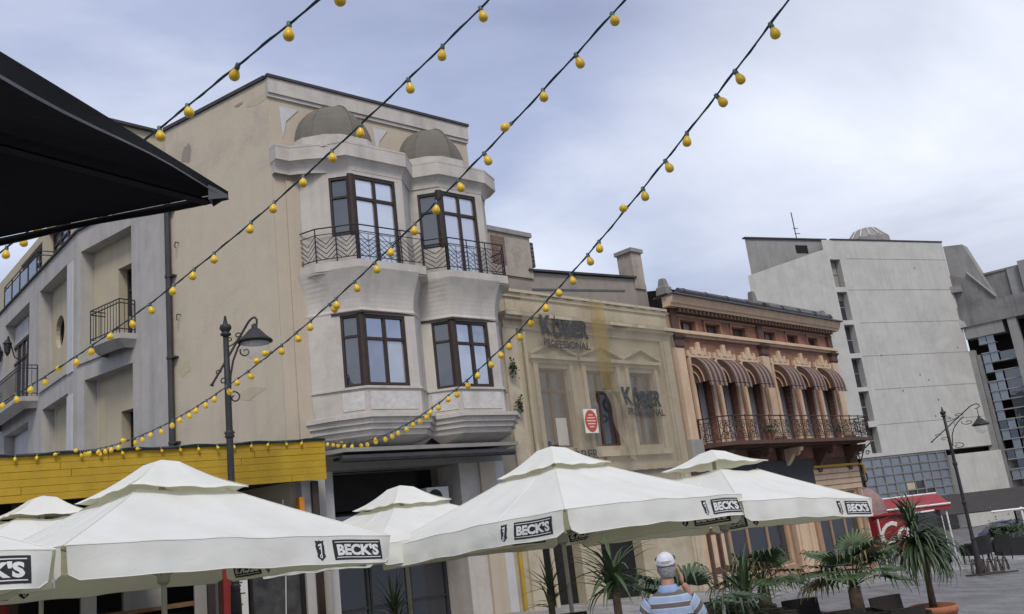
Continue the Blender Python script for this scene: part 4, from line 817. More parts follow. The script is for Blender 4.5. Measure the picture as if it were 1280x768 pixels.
# ================================================================== CONCRETE BLOCK
def concrete_block():
    F = FB; T = thing('concrete_block', 'tall blank concrete block with one column of slit windows and raw wings', 'building', F.p(0, 0, -2.3))
    slits = [(0, 1.15, z, z+2.55) for z in (19.1, 16.1, 13.15, 10.2, 7.3)]+[(0.1, 1.2, 4.6, 6.8)]
    mb = MB(); wall(F, 0-.5, 14.1, 4.3, 23.45, 0, slits, .8, mb)
    mb.add([F.p(-.5, 0, 4.3), F.p(-9.2, 0, 4.3), F.p(-9.2, 0, 20.1), F.p(-.5, 0, 22.55)], [(0, 1, 2, 3)])
    mb.quad(F.p(14.1, 0, 4.3), F.p(14.1, -9, 4.3), F.p(14.1, -9, 23.45), F.p(14.1, 0, 23.45)); mb.quad(F.p(-9.2, 0, 4.3), F.p(3.6, -14, 4.3), F.p(3.6, -14, 20.1), F.p(-9.2, 0, 20.1)); mb.build('facade', 'concrete', T)
    for a, b, c, d in slits:
        window(T, F, a+.45, b, c, d, -.55, 1, (.5,), .08, 'concdark', 'glassdark', .1, name='slit_window')
    mb = MB(); mb.quad(F.p(-8.3, -.6, 18), F.p(1.4, -.6, 18), F.p(1.4, -.6, 23.62), F.p(-8.3, -.6, 23.62)); mb.quad(F.p(-8.3, -.6, 18), F.p(4, -14, 18), F.p(4, -14, 23.62), F.p(-8.3, -.6, 23.62)); mb.plan(F, [(-7.9, -.9), (14, -.9), (14, -14), (4.2, -14)], 22.8, 23.0); mb.build('set_back_wall', 'concmid', T)
    mb = MB(); mb.box(F, -8.4, .58, -.8, -.45, 23.62, 23.74); mb.box(F, .6, 14.15, -.3, .06, 23.452, 23.58); mb.build('coping', 'coping', T)
    mb = MB(); mb.box(F, -3.0, -1.7, -.6, -.55, 22.4, 23.1); mb.build('dark_hatch', 'dark', T)
    mb = MB(); mb.lathe(F.p(8.6, -3.5, 24.2), [(2.0, 0), (2.0, .55), (1.9, .6), (1.1, 1.5), (.3, 1.75), (0, 1.78)], 14); C = mb.build('skylight', 'concmid', T)
    for k in range(14):
        t = 2*math.pi*k/14; c = F.p(8.6, -3.5, 24.2); mb = MB(); mb.tube([c+Vector((r*math.cos(t), r*math.sin(t), z+.03)) for r, z in ((1.95, .6), (1.12, 1.5), (.3, 1.76))], .07, 4); mb.build('glazing_bar', 'palerender', C)
    mb = MB(); mb.tube([F.p(-.4, -3, 23.3), F.p(-.45, -3, 27.2)], .05, 5); mb.box(F, -.6, -.05, -3.02, -2.98, 25.6, 25.66); mb.box(F, -.5, .1, -3.02, -2.98, 25.1, 25.16); mb.build('antenna', 'coping', T)
    # raw wing turning towards the square
    a0 = F.p(14.1, 0, 0); G = Fr((a0.x, a0.y), 131)
    mb = MB(); mb.prism(G, [(.03, 14), (.03, 23.05), (1.7, 22.75), (3.3, 17.2), (3.3, 14)], -1.6, -.02); mb.build('raking_wall', 'concmid', T)
    mb = MB(); mb.prism(G, [(.0, 17), (.0, 20.2), (2.3, 19.0), (3.2, 17)], -.02, .01); mb.build('water_stain', 'concdark', T)
    mb = MB(); mb.prism(G, [(-.35, 18.5), (.75, 18.4), (.75, 18.98), (-.35, 19.1)], -.4, .35); mb.build('concrete_nib', 'concmid', T)
    mb = MB(); mb.prism(G, [(-.5, 15.1), (.4, 15.1), (.3, 15.6), (-.1, 15.95), (-.5, 15.95)], -.3, .3); mb.build('concrete_nib', 'concrete', T)
    mb = MB(); mb.box(G, -.16, 16, -2.5, .12, 15.1, 17.05); mb.build('ring_beam', 'concdark', T)
    mb = MB(); mb.box(G, 2.6, 16, -3, -1.0, 17.05, 19.6); mb.box(G, 2.55, 16, -3.1, -.9, 19.6, 19.78); mb.build('roof_storey', 'concdark', T)
    for u in (4.55, 7.4, 10): mb = MB(); mb.box(G, u, u+.95, -1.0, -.75, 17.05, 19.58); mb.build('pilaster', 'concmid', T)
    mb = MB(); mb.box(G, 5.6, 6.2, -1.2, -.4, 17.05, 20.0); mb.build('pier', 'concmid', T)
    mb = MB(); mb.tube([G.p(1.5, .15, 20), G.p(3.4, .12, 17.2)], .12, 5); mb.build('leaning_prop', 'concmid', T)
    mb = MB(); mb.box(G, -.4, 16, -5, -2.2, -2.3, 15.1); mb.build('tower_core', 'dark', T)
    for u, w, wd, z1, m in ((-.3, .0, .78, 12.9, 'concmid'), (.52, -.1, .32, 12.4, 'concdark'), (3.72, .0, .72, 15.1, 'concmid'), (7.4, 0, .8, 15.1, 'concmid')):
        mb = MB(); mb.box(G, u, u+wd, w-.8, w, -2.3, z1); mb.build('column', m, T)
    r = random.Random(5)
    for (ua, ub, w, nx, j1) in ((.95, 2.3, -.3, 2, 17), (2.35, 3.65, -.5, 1, 15), (4.5, 7.3, -.5, 2, 15)):
        for j in range(j1):
            z = -.6+j*.87
            mb = MB(); mb.box(G, ua, ub, w-1.0, w+.10, z-.05, z+.05); mb.build('floor_slab', 'concmid', T)
            for i in range(nx):
                if r.random() < .07: continue
                d = (ub-ua)/nx; mb = MB(); mb.box(G, ua+i*d+.03, ua+(i+1)*d-.03, w-.05+r.uniform(-.03, .03), w, z+.06, z+.80); mb.build('pane', 'glassblock' if (ua < 2 and (j > 8 or r.random() < .6)) else 'glassdark', T)
    # low block: gridded glass screen, blank wall, dark slit
    mb = MB(); mb.box(F, -9, 8.3, -3, -.32, -2.3, 4.25); mb.build('screen_backing', 'darkgrey', T)
    Sg = MB()
    nx, nz = 9, 5
    for i in range(nx+1): x = -1.2+9.5*i/nx; Sg.box(F, x-.05, x+.05, -.1, .05, .6, 4.2)
    for j in range(nz+1): z = .6+3.6*j/nz; Sg.box(F, -1.25, 8.35, -.09, .04, z-.05, z+.05)
    Sg = Sg.build('glass_screen', 'concdark', T)
    for i in range(nx):
        for j in range(nz):
            x = -1.2+9.5*i/nx; z = .6+3.6*j/nz; mb = MB(); t = r.uniform(-.03, .03)
            mb.add([F.p(x+.05, -.05, z+.05), F.p(x+1.0, -.05+t, z+.05), F.p(x+1.0, -.05+t, z+.67), F.p(x+.05, -.05, z+.67), F.p(x+.05, -.09, z+.05), F.p(x+1.0, -.09, z+.05), F.p(x+1.0, -.09, z+.67), F.p(x+.05, -.09, z+.67)], [(0, 1, 2, 3), (4, 7, 6, 5), (0, 4, 5, 1), (1, 5, 6, 2), (2, 6, 7, 3), (3, 7, 4, 0)])
            mb.build('pane', ('woodshelf' if False else 'kobertrim') if (i, j) == (4, 1) else ('glassdark' if (i, j) in ((5, 1), (5, 0), (4, 0), (6, 0)) else 'glassblock'), Sg)
    mb = MB(); mb.box(F, 8.4, 16.2, -2, .5, -2.3, 3.82); mb.build('low_wall', 'concrete', T)
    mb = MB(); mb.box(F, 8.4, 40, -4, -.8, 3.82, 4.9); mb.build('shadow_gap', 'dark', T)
    mb = MB(); mb.box(F, 16.4, 45, -2, -.2, -2.3, 2.2); mb.build('low_wall', 'concdark', T)
    mb = MB(); mb.box(F, -9.2, 14.1, -.6, .05, 4.25, 4.32); mb.build('drip_edge', 'coping', T)
    for k, z in enumerate((6.9, 9.9, 12.85, 15.8, 18.8, 21.7)):
        mb = MB(); mb.box(F, 1.3+.6*(k % 2), 14.05, 0, .01, z, z+.05); mb.build('construction_joint', 'concmid', T)
    # faint bolt holes
    for u, z in ((9.8, 20.8), (5, 9.6), (8.3, 10.4), (8.9, 8.6), (12.8, 13.2), (8.1, 7.2), (7.4, 10.9), (10.1, 6.4), (-1.8, 16.4), (-3.1, 12.2), (11.4, 7.2), (3.4, 12.8)):
        mb = MB(); mb.box(F, u, u+.13, .0, .012, z, z+.16); mb.build('bolt_plate', 'concdark', T)
concrete_block()

# ================================================================== YELLOW TIMBER CANOPY OF THE BAR (left)
def yellow_canopy():
    a = Vector((-4.148, 18.024, 0)); b = Vector((-9.0, 14.95, 0)); h = math.degrees(math.atan2(a.x-b.x, a.y-b.y))
    F = Fr((b.x, b.y), h); L = (a-b).length
    T = thing('timber_canopy', 'yellow plank canopy front above the dark bar', 'canopy', F.p(L/2, 0, .6))
    U0 = -9
    r = random.Random(3)
    rows = 6; z0, z1 = 3.50, 4.28
    for j in range(rows):
        u = U0+r.uniform(0, 1.2); hh = (z1-z0)/rows
        while u < L:
            e = min(L, u+r.uniform(2.2, 3.4))
            if L-e < .5: e = L
            mb = MB(); d = r.uniform(-.008, .008); mb.box(F, u+.004, e-.004, d, .03+d, z0+j*hh+.003, z0+(j+1)*hh-.002); mb.build('plank', 'yellow', T)
            u = e
    mb = MB(); mb.box(F, U0, L-.05, -.12, -.02, z0+.02, z1-.02); mb.build('backing', 'woodshelf', T)
    mb = MB(); mb.box(F, U0, L, -.05, .06, z1, z1+.045); mb.build('edge_strip', 'coping', T)
    mb = MB(); mb.add([F.p(U0, -.12, z0+.05), F.p(L-.1, -.12, z0+.05), F.p(L-1.6, -3.4, z0+.05), F.p(U0, -3.4, z0+.05), F.p(U0, -.12, z1-.1), F.p(L-.1, -.12, z1-.1), F.p(L-1.6, -3.4, z1+.05), F.p(U0, -3.4, z1+.05)], [(0, 1, 2, 3), (4, 7, 6, 5), (0, 4, 5, 1), (1, 5, 6, 2), (3, 2, 6, 7)]); mb.build('canopy_roof', 'darkgrey', T)
    for u in (-3, .2, 3.4, L-.25):
        mb = MB(); mb.box(F, u, u+.13, -.3, -.17, -.2, z0); mb.build('post', 'brownwood', T)
    # bar front beneath: one thing with counter, posts and back wall
    Bz = thing('bar_front', 'dark open bar with wooden counter and red posts beneath the yellow canopy', 'bar', F.p(L/2, -1.5, .6))
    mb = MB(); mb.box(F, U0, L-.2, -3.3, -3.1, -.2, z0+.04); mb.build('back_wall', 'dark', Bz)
    mb = MB(); mb.box(F, 1.2, 3.7, -1.3, -.8, 1.40, 1.47); mb.build('counter_top', 'woodshelf', Bz)
    mb = MB(); mb.box(F, 1.25, 3.65, -1.2, -.95, -.1, 1.398); mb.build('counter_front', 'dark', Bz)
    for u in (.05, 3.72): mb = MB(); mb.box(F, u, u+.22, -.55, -.35, -.2, 2.9); mb.build('red_post', 'redpost', Bz)
    mb = MB(); mb.box(F, 3.25, 3.68, -.7, -.62, -.2, 2.9); mb.build('grey_panel', 'concmid', Bz)
    mb = MB(); mb.box(F, 3.98, 4.2, -.5, -.46, .6, 2.5); pz = mb.build('menu_board', 'white', Bz)
    for k, z in enumerate((2.3, 2.1, 1.9, 1.7, 1.5, 1.3)): mb = MB(); mb.box(F, 4.03, 4.15-.05*(k % 2), -.459, -.455, z, z+.02); mb.build('print_line', 'print', pz)
    mb = MB(); mb.box(F, 4.3, 5.25, -.62, -.55, .4, 2.9); mb.build('chalkboard', 'blackboard', Bz)
    mb = MB(); mb.box(F, 4.25, 4.3, -.64, -.5, -.2, 3.0); mb.box(F, 5.25, 5.36, -.64, -.5, -.2, 3.0); mb.build('board_frame', 'dark', Bz)
    mb = MB(); mb.tube([F.p(4.98, -.5, 3.2), F.p(4.97, -.5, 2.0), F.p(4.9, -.5, .3)], .012, 4); mb.build('hanging_wire', 'white', Bz)
    mb = MB(); mb.box(F, L-.52, L-.42, -.45, -.2, 2.75, 3.2); o = mb.build('orange_box', 'orangebox'); tag(o, 'small orange box on the post under the yellow canopy end', 'box')
    mb = MB(); mb.box(F, L-.4, L-.1, -.9, -.4, -.2, z0+.03); mb.build('end_post', 'palerender', Bz)
    for k, (u, z, w_, h_, m, lab) in enumerate(((1.35, 1.47, .25, .62, 'palerender', 'tall pale grey cabinet on the bar counter, leftmost'), (2.05, 1.47, .75, .42, 'concmid', 'wide grey box in the middle of the bar counter'), (2.3, 1.9, .25, .3, 'printwhite', 'white carton on top of the wide grey counter box'), (3.0, 2.05, .2, .16, 'printwhite', 'small white notice hanging above the counter'))):
        mb = MB(); mb.box(F, u, u+w_, -1.15, -.9, z, z+h_); o = mb.build('counter_box', m); tag(o, lab, 'box', 'goods on the bar counter')
    return F, L
YF, YL = yellow_canopy()
# ================================================================== WHITE PARASOLS
def key_shield():
    return [(-.5, .5), (-.42, .36), (-.5, .2), (-.42, -.15), (-.5, -.3), (0, -.5), (.5, -.3), (.42, -.15), (.5, .2), (.42, .36), (.5, .5), (.2, .46), (0, .5), (-.2, .46)]
def parasol(label, cx, cy, head, side, zc, za, zcap, capside, val=.33, seed=1, labw=.77, labh=.25):
    """zc: canopy corner heights near, right, far, left; za apex; zcap cap edge"""
    rr = random.Random(seed)
    base = Vector((cx, cy, gz(cx)))
    T = thing('market_parasol', label, 'parasol', base, 'off white parasols over the cafe terrace')
    a = R(head); du = Vector((math.sin(a), math.cos(a), 0)); dv = Vector((-du.y, du.x, 0)); h = side/2; c0 = Vector((cx, cy, 0))
    sg = [(-1, -1), (1, -1), (1, 1), (-1, 1)]           # near, right, far, left
    C = [c0+du*(x*h)+dv*(y*h)+Vector((0, 0, z)) for (x, y), z in zip(sg, zc)]
    apex = c0+Vector((0, 0, za-.11))
    rc = capside/2
    for k in range(4):
        A, B = C[k], C[(k+1) % 4]; L = (B-A).length; e = (B-A).normalized(); out = Vector((e.y, -e.x, 0))
        tmax = 1-rc/h*.80; n, m = 36, 20
        ph = [rr.uniform(0, 6) for _ in range(4)]
        def cs(s, t):
            p = A.lerp(B, s); q = p.lerp(apex, t)
            sag = -.03*math.sin(math.pi*t)-.045*math.sin(math.pi*s)*math.sin(math.pi*min(1, t*1.1))
            wr = .007*(1-t)**2*math.sin(s*31+ph[0]+t*9)*math.sin(math.pi*s)+.010*math.sin(s*9+t*13+ph[1])*math.sin(math.pi*s)+.022*mnoise.noise(Vector((s*5, t*4, seed*3.1+k)))*math.sin(math.pi*s)
            lift = .03*math.sin(math.pi*s)*(1-t)
            return q+Vector((0, 0, sag+wr+lift))
        mb = MB(); mb.loft([[cs(i/n, tmax*j/m) for i in range(n+1)] for j in range(m+1)])
        P = mb.build('canopy_panel', 'umb', T, True)
        for s_ in (.33, .67):
            mb = MB(); mb.tube([cs(s_+(.5-s_)*0, tmax*j/14)+Vector((0, 0, .001)) for j in range(15)], .0045, 4); mb.build('panel_seam', 'umb', P)
        # hem fold between roof and valance
        def vf(x, y, nn=0.0):                            # x metres from A, y metres down
            s = max(0, min(1, x/L)); p = cs(s, 0); f = y/val
            am = .016*f*math.sin(x*5.2+ph[2])+.009*f*math.sin(x*13+ph[3])+.03*f*mnoise.noise(Vector((x*2.2, y*5, seed+k*7.3)))
            endc = max(0, 1-min(x, L-x)/.22)
            return p+out*(.012+am+.05*f*(1-endc)-.05*endc*f+nn)-Vector((0, 0, y))+e*(x-s*L)
        nv = 44; rows = []
        for j in range(6):
            y = val*j/5; row = []
            for i in range(nv+1):
                x = .03+(L-.06)*i/nv; ends = min(x, L-x); lim = val-(max(0, .13-ends)/.13)**2*.10
                row.append(vf(x+(.035*(j/5) if x < .3 else (-.035*(j/5) if x > L-.3 else 0)), min(y, lim)))
            rows.append(row)
        mb = MB(); mb.loft(rows); V = mb.build('valance', 'umb', T, True)
        mb = MB(); mb.tube([p+Vector((0, 0, .004)) for p in rows[-1]], .006, 4); mb.build('hem', 'umb', V)
        mb = MB(); mb.tube([vf(.03+(L-.06)*i/20, .0, .0) for i in range(21)], .006, 5); mb.build('edge_seam', 'umb', V)
        # printed logo block, right end of each side, reading from outside
        xr = L-.22; xc = xr-labw/2; yc = val*.50
        LB = MB(); gx, gy = 12, 3
        def grid(x0, x1, y0, y1, nn, mbx):
            o = len(mbx.v)
            for sidez in (nn, -nn):
                for j in range(gy+1):
                    for i in range(gx+1): mbx.v.append(vf(x0+(x1-x0)*i/gx, y0+(y1-y0)*j/gy, sidez))
            q = (gx+1)*(gy+1)
            for b_ in (0, q):
                for j in range(gy):
                    for i in range(gx): t = o+b_+j*(gx+1)+i; mbx.f.append((t, t+1, t+gx+2, t+gx+1))
        grid(xc-labw/2, xc+labw/2, yc-labh/2, yc+labh/2, .0045, LB); LB = LB.build('logo_block', 'print', V)
        tx = MB(); vs, fs = fit_text("BECK'S", labw*.86, labh*.58, .05, .0)
        for nn in (.009, -.009): tx.add([vf(xc+v.x, yc-v.y, nn) for v in vs], fs)
        for yy in (-.40, .36):
            for nn in (.008, -.008):
                pts = [vf(xc-labw*.46+labw*.92*i/10, yc+labh*yy, nn) for i in range(11)]; p2 = [vf(xc-labw*.46+labw*.92*i/10, yc+labh*(yy+.04), nn) for i in range(11)]; tx.loft([pts, p2])
        tx.build('logo_lettering', 'printwhite', LB)
        sx = xc-labw/2-.20; sh = MB(); pl = key_shield()
        for nn in (.0045, -.0045): sh.add([vf(sx+x*.135, yc-y*labh, nn) for x, y in pl], [tuple(range(len(pl)))])
        SH = sh.build('emblem', 'print', V)
        ky = MB()
        for nn in (.009, -.009):
            ring = [(.022*math.cos(t)-.008, -.07+.026*math.sin(t)) for t in [2*math.pi*i/12 for i in range(12)]]; rin = [(x*.45-.005, (y+.07)*.45-.07) for x, y in ring]
            ky.loft([[vf(sx+x, yc-y, nn) for x, y in ring], [vf(sx+x, yc-y, nn) for x, y in rin]], True)
            for q in ([(-.005, -.045), (.012, -.045), (.026, .085), (.010, .085)], [(.010, .085), (-.03, .07), (-.028, .05), (.012, .06)], [(.008, .04), (-.02, .03), (-.018, .014), (.012, .02)]): ky.add([vf(sx+x, yc-y, nn) for x, y in q], [(0, 1, 2, 3)])
        ky.build('emblem_key', 'printwhite', SH)
    # raised vent cap
    cc = [c0+du*(x*rc)+dv*(y*rc)+Vector((0, 0, zcap+(zc[i]-sum(zc)/4)*.35)) for i, (x, y) in enumerate(sg)]; top = c0+Vector((0, 0, za))
    for k in range(4):
        A, B = cc[k], cc[(k+1) % 4]; n, m = 10, 7; tA, tB = [top+du*(sg[q][0]*.17)+dv*(sg[q][1]*.17)-Vector((0, 0, .05)) for q in (k, (k+1) % 4)]
        mb = MB(); mb.loft([[A.lerp(B, i/n).lerp(tA.lerp(tB, i/n), j/m)+Vector((0, 0, -.035*math.sin(math.pi*j/m)-.02*math.sin(math.pi*i/n)*(1-j/m)+.012*math.sin(i*1.7+k)*(1-j/m))) for i in range(n+1)] for j in range(m+1)]+[[top]*(n+1)]); P = mb.build('cap_panel', 'umb', T, True)
        mb = MB(); mb.tube([A.lerp(B, i/n)+Vector((0, 0, -.02*math.sin(math.pi*i/n)+.012*math.sin(i*1.7+k))) for i in range(n+1)], .005, 4); mb.build('edge_seam', 'umb', P)
    # hip seams, ribs, struts, pole
    for k in range(4):
        q = C[k].lerp(apex, .72); mb = MB(); mb.tube([C[k].lerp(apex, t)+Vector((0, 0, -.03*math.sin(math.pi*t)+.004)) for t in [.72*i/8 for i in range(9)]], .006, 4); mb.build('hip_seam', 'umb', T)
    hub = c0+Vector((0, 0, za-.35)); run = c0+Vector((0, 0, min(zc)-.12))
    for k in range(8):
        A = C[k//2] if k % 2 == 0 else (C[k//2].lerp(C[(k//2+1) % 4], .5)+Vector((0, 0, .03)))
        mb = MB(); rib = [hub.lerp(A, t)-Vector((0, 0, .10*math.sin(math.pi*t)+.04)) for t in (0, .25, .5, .75, .985)]; mb.tube(rib, .014, 4); r_ = mb.build('rib', 'umbpole', T)
        mb = MB(); mb.bar(run, rib[2], .011); mb.build('strut', 'umbpole', r_)
    mb = MB(); mb.tube([base+Vector((0, 0, -.02)), c0+Vector((0, 0, za-.12))], .036, 10); mb.build('pole', 'umbpole', T)
    mb = MB(); mb.lathe(run, [(.045, -.1), (.085, -.06), (.085, .03), (.05, .06)], 10); mb.build('runner', 'umbpole', T)
    mb = MB(); mb.box(None, cx-.4, cx+.4, cy-.4, cy+.4, gz(cx)-.03, gz(cx)+.07); mb.build('base_plate', 'concmid', T)
parasol('big white square parasol in front at left, below the yellow canopy', -4.99, 11.99, 40.5, 4.25, (2.46, 2.20, 2.14, 2.26), 3.56, 3.10, 1.62, .35, 1)
parasol('white parasol in the middle with one corner pointing forward, before the ochre house', .36, 14.5, 45, 4.16, (2.26, 2.2, 1.98, 2.02), 3.32, 2.93, 1.32, .33, 2, .72, .225)
parasol('white parasol furthest right, before the brick house', 3.44, 17.0, 50, 3.85, (2.10, 1.86, 1.80, 1.92), 3.10, 2.80, 1.42, .32, 3, .74, .24)
parasol('smaller white parasol behind, under the two bays', -2.42, 16.32, 46, 3.7, (2.10, 2.08, 2.0, 2.06), 3.10, 2.74, 1.28, .32, 4)
parasol('white parasol at the far left edge, behind the big front one', -8.25, 14.95, 46, 3.5, (2.6, 2.5, 2.6, 2.7), 3.56, 3.24, 1.25, .32, 5)
parasol('white parasol cut off by the left edge, nearest of the white ones', -7.15, 8.55, 47, 3.7, (2.6, 2.41, 2.25, 2.5), 3.5, 3.1, 1.5, .35, 6)

# ================================================================== BLACK PARASOL OVERHEAD
def black_parasol():
    z = 3.4; cor = Vector((-.977, 2.974, z)); A = R(-76.4); Bh = R(14.1); da = Vector((math.sin(A), math.cos(A), 0)); db = -Vector((math.sin(Bh), math.cos(Bh), 0)); S = 3.4
    C = [cor, cor+da*S, cor+da*S+db*S, cor+db*S]; ctr = cor+(da+db)*(S/2)
    T = thing('black_parasol', 'large black parasol reaching in at the top left, close overhead', 'parasol', (ctr.x, ctr.y, gz(ctr.x)))
    apex = ctr+Vector((0, 0, .62))
    for k in range(4):
        a, b = C[k], C[(k+1) % 4]; n, m = 18, 10
        def cs(s, t): return a.lerp(b, s).lerp(apex, t)+Vector((0, 0, -.05*math.sin(math.pi*t)+.035*math.sin(math.pi*s)*(1-t)-.03*math.sin(math.pi*s)*math.sin(math.pi*t)))
        mb = MB(); mb.loft([[cs(i/n, j/m) for i in range(n+1)] for j in range(m+1)]); mb.build('canopy_panel', 'blackcloth', T, True)
        e = (b-a).normalized(); o = Vector((e.y, -e.x, 0))
        if o.dot(a-ctr) < 0: o = -o
        tp = lambda s: (.22 if k in (0, 3) else 1)+(0 if k in (0, 3) else 0)+((.78*min(1, (1-s if k == 3 else 0)/.55)) if k == 3 else 0)
        vrow = lambda y: [cs(i/30, 0)+o*(.004+.010*math.sin(i*.9+k)*y/.12)+Vector((0, 0, -y*tp(i/30))) for i in range(31)]
        mb = MB(); mb.loft([vrow(y) for y in (0, .04, .08, .12)]); V = mb.build('valance', 'blackcloth', T, True)
        mb = MB(); mb.loft([[p+o*.004 for p in vrow(.106)], [p+o*.005 for p in vrow(.124)]]); mb.build('hem_tape', 'hem', V)
    # loose corner pocket
    mb = MB(); p = cor+Vector((0, 0, -.01)); mb.loft([[p-da*(-.0)+db*.0+Vector((0, 0, .012)), p+da*.06+Vector((0, 0, .01)), p+db*.12+Vector((0, 0, .01))], [p+Vector((.0, .0, -.012)), p+da*.06+Vector((0, 0, -.035)), p+db*.12+Vector((0, 0, -.06))]], True); mb.build('corner_pocket', 'hem', T)
    for k in range(8):
        q = C[k//2] if k % 2 == 0 else C[k//2].lerp(C[(k//2+1) % 4], .5)
        mb = MB(); mb.tube([apex.lerp(q, t)-Vector((0, 0, .06+.05*math.sin(math.pi*t))) for t in (0, .3, .6, .97)], .014, 4); mb.build('rib', 'print', T)
    mb = MB(); mb.tube([Vector((ctr.x, ctr.y, gz(ctr.x))), apex], .04, 10); mb.build('pole', 'coping', T)
    mb = MB(); mb.box(None, ctr.x-.45, ctr.x+.45, ctr.y-.45, ctr.y+.45, gz(ctr.x)-.03, gz(ctr.x)+.08); mb.build('base_plate', 'concmid', T)
black_parasol()

# ================================================================== STRINGS OF YELLOW BULBS
BULB = None
def bulb_meshes():
    b = MB(); b.lathe((0, 0, 0), [(.016, -.03), (.019, -.042), (.027, -.055), (.035, -.072), (.038, -.088), (.035, -.106), (.023, -.120), (.006, -.126)], 12)
    s = MB(); s.lathe((0, 0, 0), [(.010, .012), (.017, .008), (.019, -.02), (.018, -.036), (.014, -.038)], 8)
    bo = b.build('bulb', 'bulb', None, True); so_ = s.build('socket', 'socket', None, True)
    return bo, so_
def add_bulbs(T, pts, seed, sc=1.0):
    global BULB
    rr = random.Random(seed); o = ORG[T.name]
    for p in pts:
        if BULB is None:
            BULB = bulb_meshes(); b, s = BULB
        else:
            b, s = BULB[0].copy(), BULB[1].copy(); col.objects.link(b); col.objects.link(s)
        b.parent = T; b.location = p-o; b.rotation_euler = (rr.gauss(0, .22), rr.gauss(.1, .25), rr.uniform(0, 6)); b.scale = (sc*.93,)*3
        if rr.random() < .16: b.rotation_euler = (rr.uniform(-1.5, 1.5), rr.uniform(.6, 1.6), 0)
        s.parent = b; s.location = (0, 0, 0)
def light_string(label, P0, d, poly, s0, s1, bulbs, seed):
    P0 = Vector(P0); d = Vector((d[0], d[1], 0)).normalized()
    f = lambda s: P0+d*s+Vector((0, 0, sum(c*s**(len(poly)-1-i) for i, c in enumerate(poly))-P0.z))
    T = thing('light_string', label, 'string lights', f(s0), 'strings of yellow bulbs across the square')
    mb = MB(); n = int((s1-s0)/.2); mb.tube([f(s0+(s1-s0)*i/n) for i in range(n+1)], .0072, 5); mb.build('cable', 'cable', T)
    mb = MB(); mb.tube([f(s0+(s1-s0)*i/(n*3))+Vector((.009*math.sin(i*.8), 0, .009*math.cos(i*.8))) for i in range(n*3+1)], .004, 3); mb.build('tie_wire', 'cable', T)
    add_bulbs(T, [f(s)+Vector((0, 0, .006)) for s in bulbs], seed)
rb = lambda a, b, step, sd: (lambda r: [a+step*k+r.uniform(-.05, .05) for k in range(int((b-a)/step)+1)])(random.Random(sd))
light_string('string of yellow bulbs ending at the right end of the yellow canopy, rightmost of all', (-4.148, 18.024, 4.3), (.436, -.9), (-.00024, .02311, -.2133, 4.29875), 0, 20, [.4, .7, 1.05, 1.4, 1.81, 2.27, 2.72, 3.14, 3.55, 3.89, 4.26, 4.66, 5.04, 5.41, 5.8, 6.06, 6.32, 6.63, 6.93, 7.29, 7.59, 7.98, 8.37, 8.73, 9.06, 9.34, 9.61, 9.96, 10.32, 10.62, 10.9, 11.26, 11.49, 12.01, 12.29, 12.65, 12.98, 13.38, 13.62, 14.04]+rb(14.45, 19.5, .38, 1), 11)
light_string('string of yellow bulbs passing in front of the two bays, second from right', (-7.92, 15.297, 4.3), (.675, -.738), (-.00013, .01959, -.14069, 4.29846), 0, 19, [.35, .6, .85, 1.1, 1.51, 1.8, 2.11, 2.5, 2.86, 3.14, 3.48, 3.88, 4.19, 4.67, 4.96, 5.24, 5.54, 5.82, 6.12, 6.44, 6.76, 7.05, 7.37, 7.68, 7.92, 8.26, 8.59, 8.99, 9.13, 9.5, 9.88, 10.19, 10.58, 10.93, 11.25, 11.62, 11.99, 12.38, 12.76, 13.15]+rb(13.55, 18.5, .38, 2), 12)
light_string('string of yellow bulbs crossing the grey wing and plain side wall, second from left', (-10.329, 13.952, 4.3), (.781, -.625), (.00039, .0035, -.00512, 4.3001), 0, 18, rb(.4, 4.5, .38, 3)+[4.87, 5.23, 5.7, 6.05, 6.46, 6.86, 7.25, 7.71, 8.11, 8.51, 8.99, 9.37, 9.72, 10.34, 10.7, 11.13, 11.52, 11.9, 12.48, 12.87, 13.27]+rb(13.65, 17.5, .38, 4), 13)
light_string('string of yellow bulbs half hidden by the black parasol, leftmost of the four', (-11.668, 13.706, 5.829), (.76, -.65), (-.00022, .01067, -.1523, 5.829), 0, 18.5, rb(.4, 9.0, .4, 5)+[9.32, 9.7, 10.1, 10.45, 10.77, 11.29, 11.77, 12.25, 12.65, 13.3, 13.87]+rb(14.3, 18, .4, 6), 14)
T = thing('light_string', 'string of small yellow bulbs fixed along the top edge of the yellow canopy', 'string lights', YF.p(YL/2, .09, 4.3), 'strings of yellow bulbs across the square')
mb = MB(); mb.tube([YF.p(-6+(YL+6)*i/60, .085, 4.31+.02*math.sin(i*1.1)) for i in range(61)], .014, 5); mb.build('cable', 'cable', T)
add_bulbs(T, [YF.p(-5.8+.335*k, .10, 4.30) for k in range(int((YL+5.7)/.335))], 15, .85)
